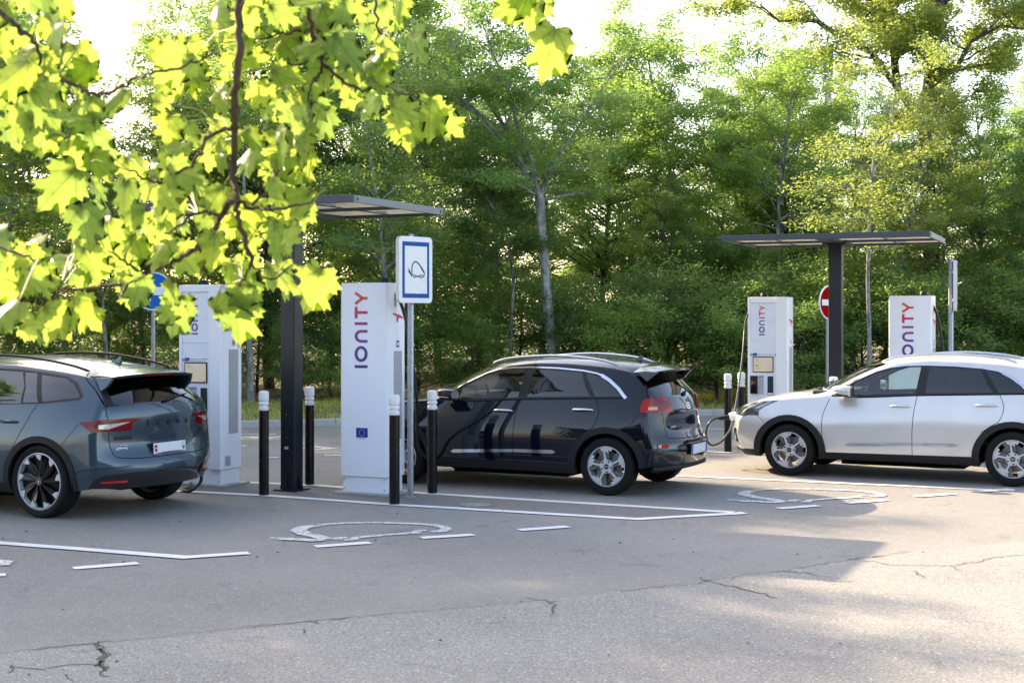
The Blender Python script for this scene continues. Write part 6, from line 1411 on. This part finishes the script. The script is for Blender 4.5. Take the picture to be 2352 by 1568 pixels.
SP = [(312, 668, 3.12, 200, .085), (985, 270, 3.3, 185, .10), (1025, 285, 3.32, 130, .085), (935, 290, 3.3, 175, .10), (560, 505, 3.1, 200, .09), (716, 668, 3.15, 205, .118), (1213, 22, 3.3, 170, .10), (1175, 10, 3.3, 240, .10), (1235, 5, 3.35, 130, .09), (1262, 120, 3.25, 195, .125), (135, 430, 3.0, 225, .12), (540, 735, 3.15, 190, .12), (402, 722, 3.15, 200, .10)]
SKIPG = [(385, 660, 20, 30), (470, 700, 42, 60), (330, 60, 62, 70), (300, 290, 50, 55), (60, 440, 110, 60), (330, 250, 30, 60)]
items = []
for cx, cy, rx, ry, n, d in REG:
    for i in range(max(1, int(n*.78))):
        while True:
            a = rng.uniform(-1, 1, 2)
            if (a**2).sum() > 1: continue
            x, y = cx+a[0]*rx, cy+a[1]*ry
            if any(((x-g[0])/g[2])**2+((y-g[1])/g[3])**2 < 1 for g in SKIPG): continue
            break
        items.append((x, y, d+rng.normal(0, .12), 180+rng.normal(0, 42), rng.uniform(.056, .102)))
for x, y, d, an, s in SP: items.append((x, y, d, an, s))
# hidden crown above the frame, so the branch belongs to a tree
hid = [(np.array([rng.uniform(-.7, 3.3), rng.normal(.15, .7), rng.uniform(3.0, 4.6)]), rng.uniform(.08, .12)) for _ in range(260)]
AV, AF, CO = [], [], []; nb_ = 0; pet = MB()
sampA = np.array([tuple(p) for p in samp])
def add_leaf(base, ang, s, yaw, pitch, hidden=False):
    global nb_
    P_ = LV*s; x, y = P_[:, 0], P_[:, 1]; cup = rng.uniform(.15, .6); fold = rng.uniform(-.2, .9); wv = rng.uniform(0, 6)
    z = -fold*np.abs(x)*.5 - cup*(y**2)/s*.5 + .03*s*np.sin(x/s*9+wv)*np.cos(y/s*7)
    Q = np.stack([x, y, z], 1)
    # leaf plane faces -Y, tip direction ang (180 = down)
    a = R_(ang); ca, sa = math.cos(a), math.sin(a); L1 = np.stack([Q[:, 0]*ca + Q[:, 1]*sa, -Q[:, 2], -Q[:, 0]*sa + Q[:, 1]*ca], 1)
    cy_, sy_ = math.cos(yaw), math.sin(yaw); L2 = np.stack([L1[:, 0]*cy_-L1[:, 1]*sy_, L1[:, 0]*sy_+L1[:, 1]*cy_, L1[:, 2]], 1)
    cp, sp = math.cos(pitch), math.sin(pitch); L3 = np.stack([L2[:, 0], L2[:, 1]*cp-L2[:, 2]*sp, L2[:, 1]*sp+L2[:, 2]*cp], 1)
    AV.append(L3+base); CO.append(LV*np.array([1, 1, 0])); AF.append(LF+nb_); nb_ += len(LV)
for ii, (x, y, d, an, s) in enumerate(items):
    c = np.array(mp(x, y, d)); a = R_(an); base = c - np.array([math.sin(a), 0, math.cos(a)])*s*.45
    add_leaf(base, an, s, rng.normal(0, .55 if ii < len(items)-len(SP) else .18), rng.normal(.1, .45 if ii < len(items)-len(SP) else .15))
    dd = np.linalg.norm(sampA-base, axis=1); j = int(dd.argmin()); tgt = Vector(sampA[j]); bv = Vector(base)
    mid = (tgt+bv)/2 + Vector((rng.normal(0, .01), rng.normal(0, .01), .02)); pet.tube([tgt, mid, bv], [.0016, .0013, .0010], 4, cap=False)
for c, s in hid: add_leaf(c, rng.uniform(0, 360), s, rng.uniform(0, 6), rng.uniform(-1.2, 1.2))
M['petiole'] = simple('petiole', (0.22, 0.24, 0.05), 0.5)
tri = []
for f_ in pet.f:
    for k in range(1, len(f_)-1): tri.append((f_[0], f_[k], f_[k+1]))
tri = np.array(tri)+nb_; AF.append(tri); AV.append(np.array([tuple(v) for v in pet.v])); AFc = np.concatenate(AF)
mi_ = np.zeros(len(AFc), int); mi_[-len(tri):] = 1
cr_o = np_mesh('crown', np.concatenate(AV), AFc, None, mt, mi_, [M['maple_leaf'], M['petiole']]); cr_o.data.polygons.foreach_set('use_smooth', [True]*len(cr_o.data.polygons))
la = cr_o.data.attributes.new('leafco', 'FLOAT_VECTOR', 'POINT'); cc_ = np.concatenate(CO+[np.tile([.2, .9, 0], (len(cr_o.data.vertices)-sum(len(q) for q in CO), 1))]); la.data.foreach_set('vector', cc_.astype(np.float32).ravel())
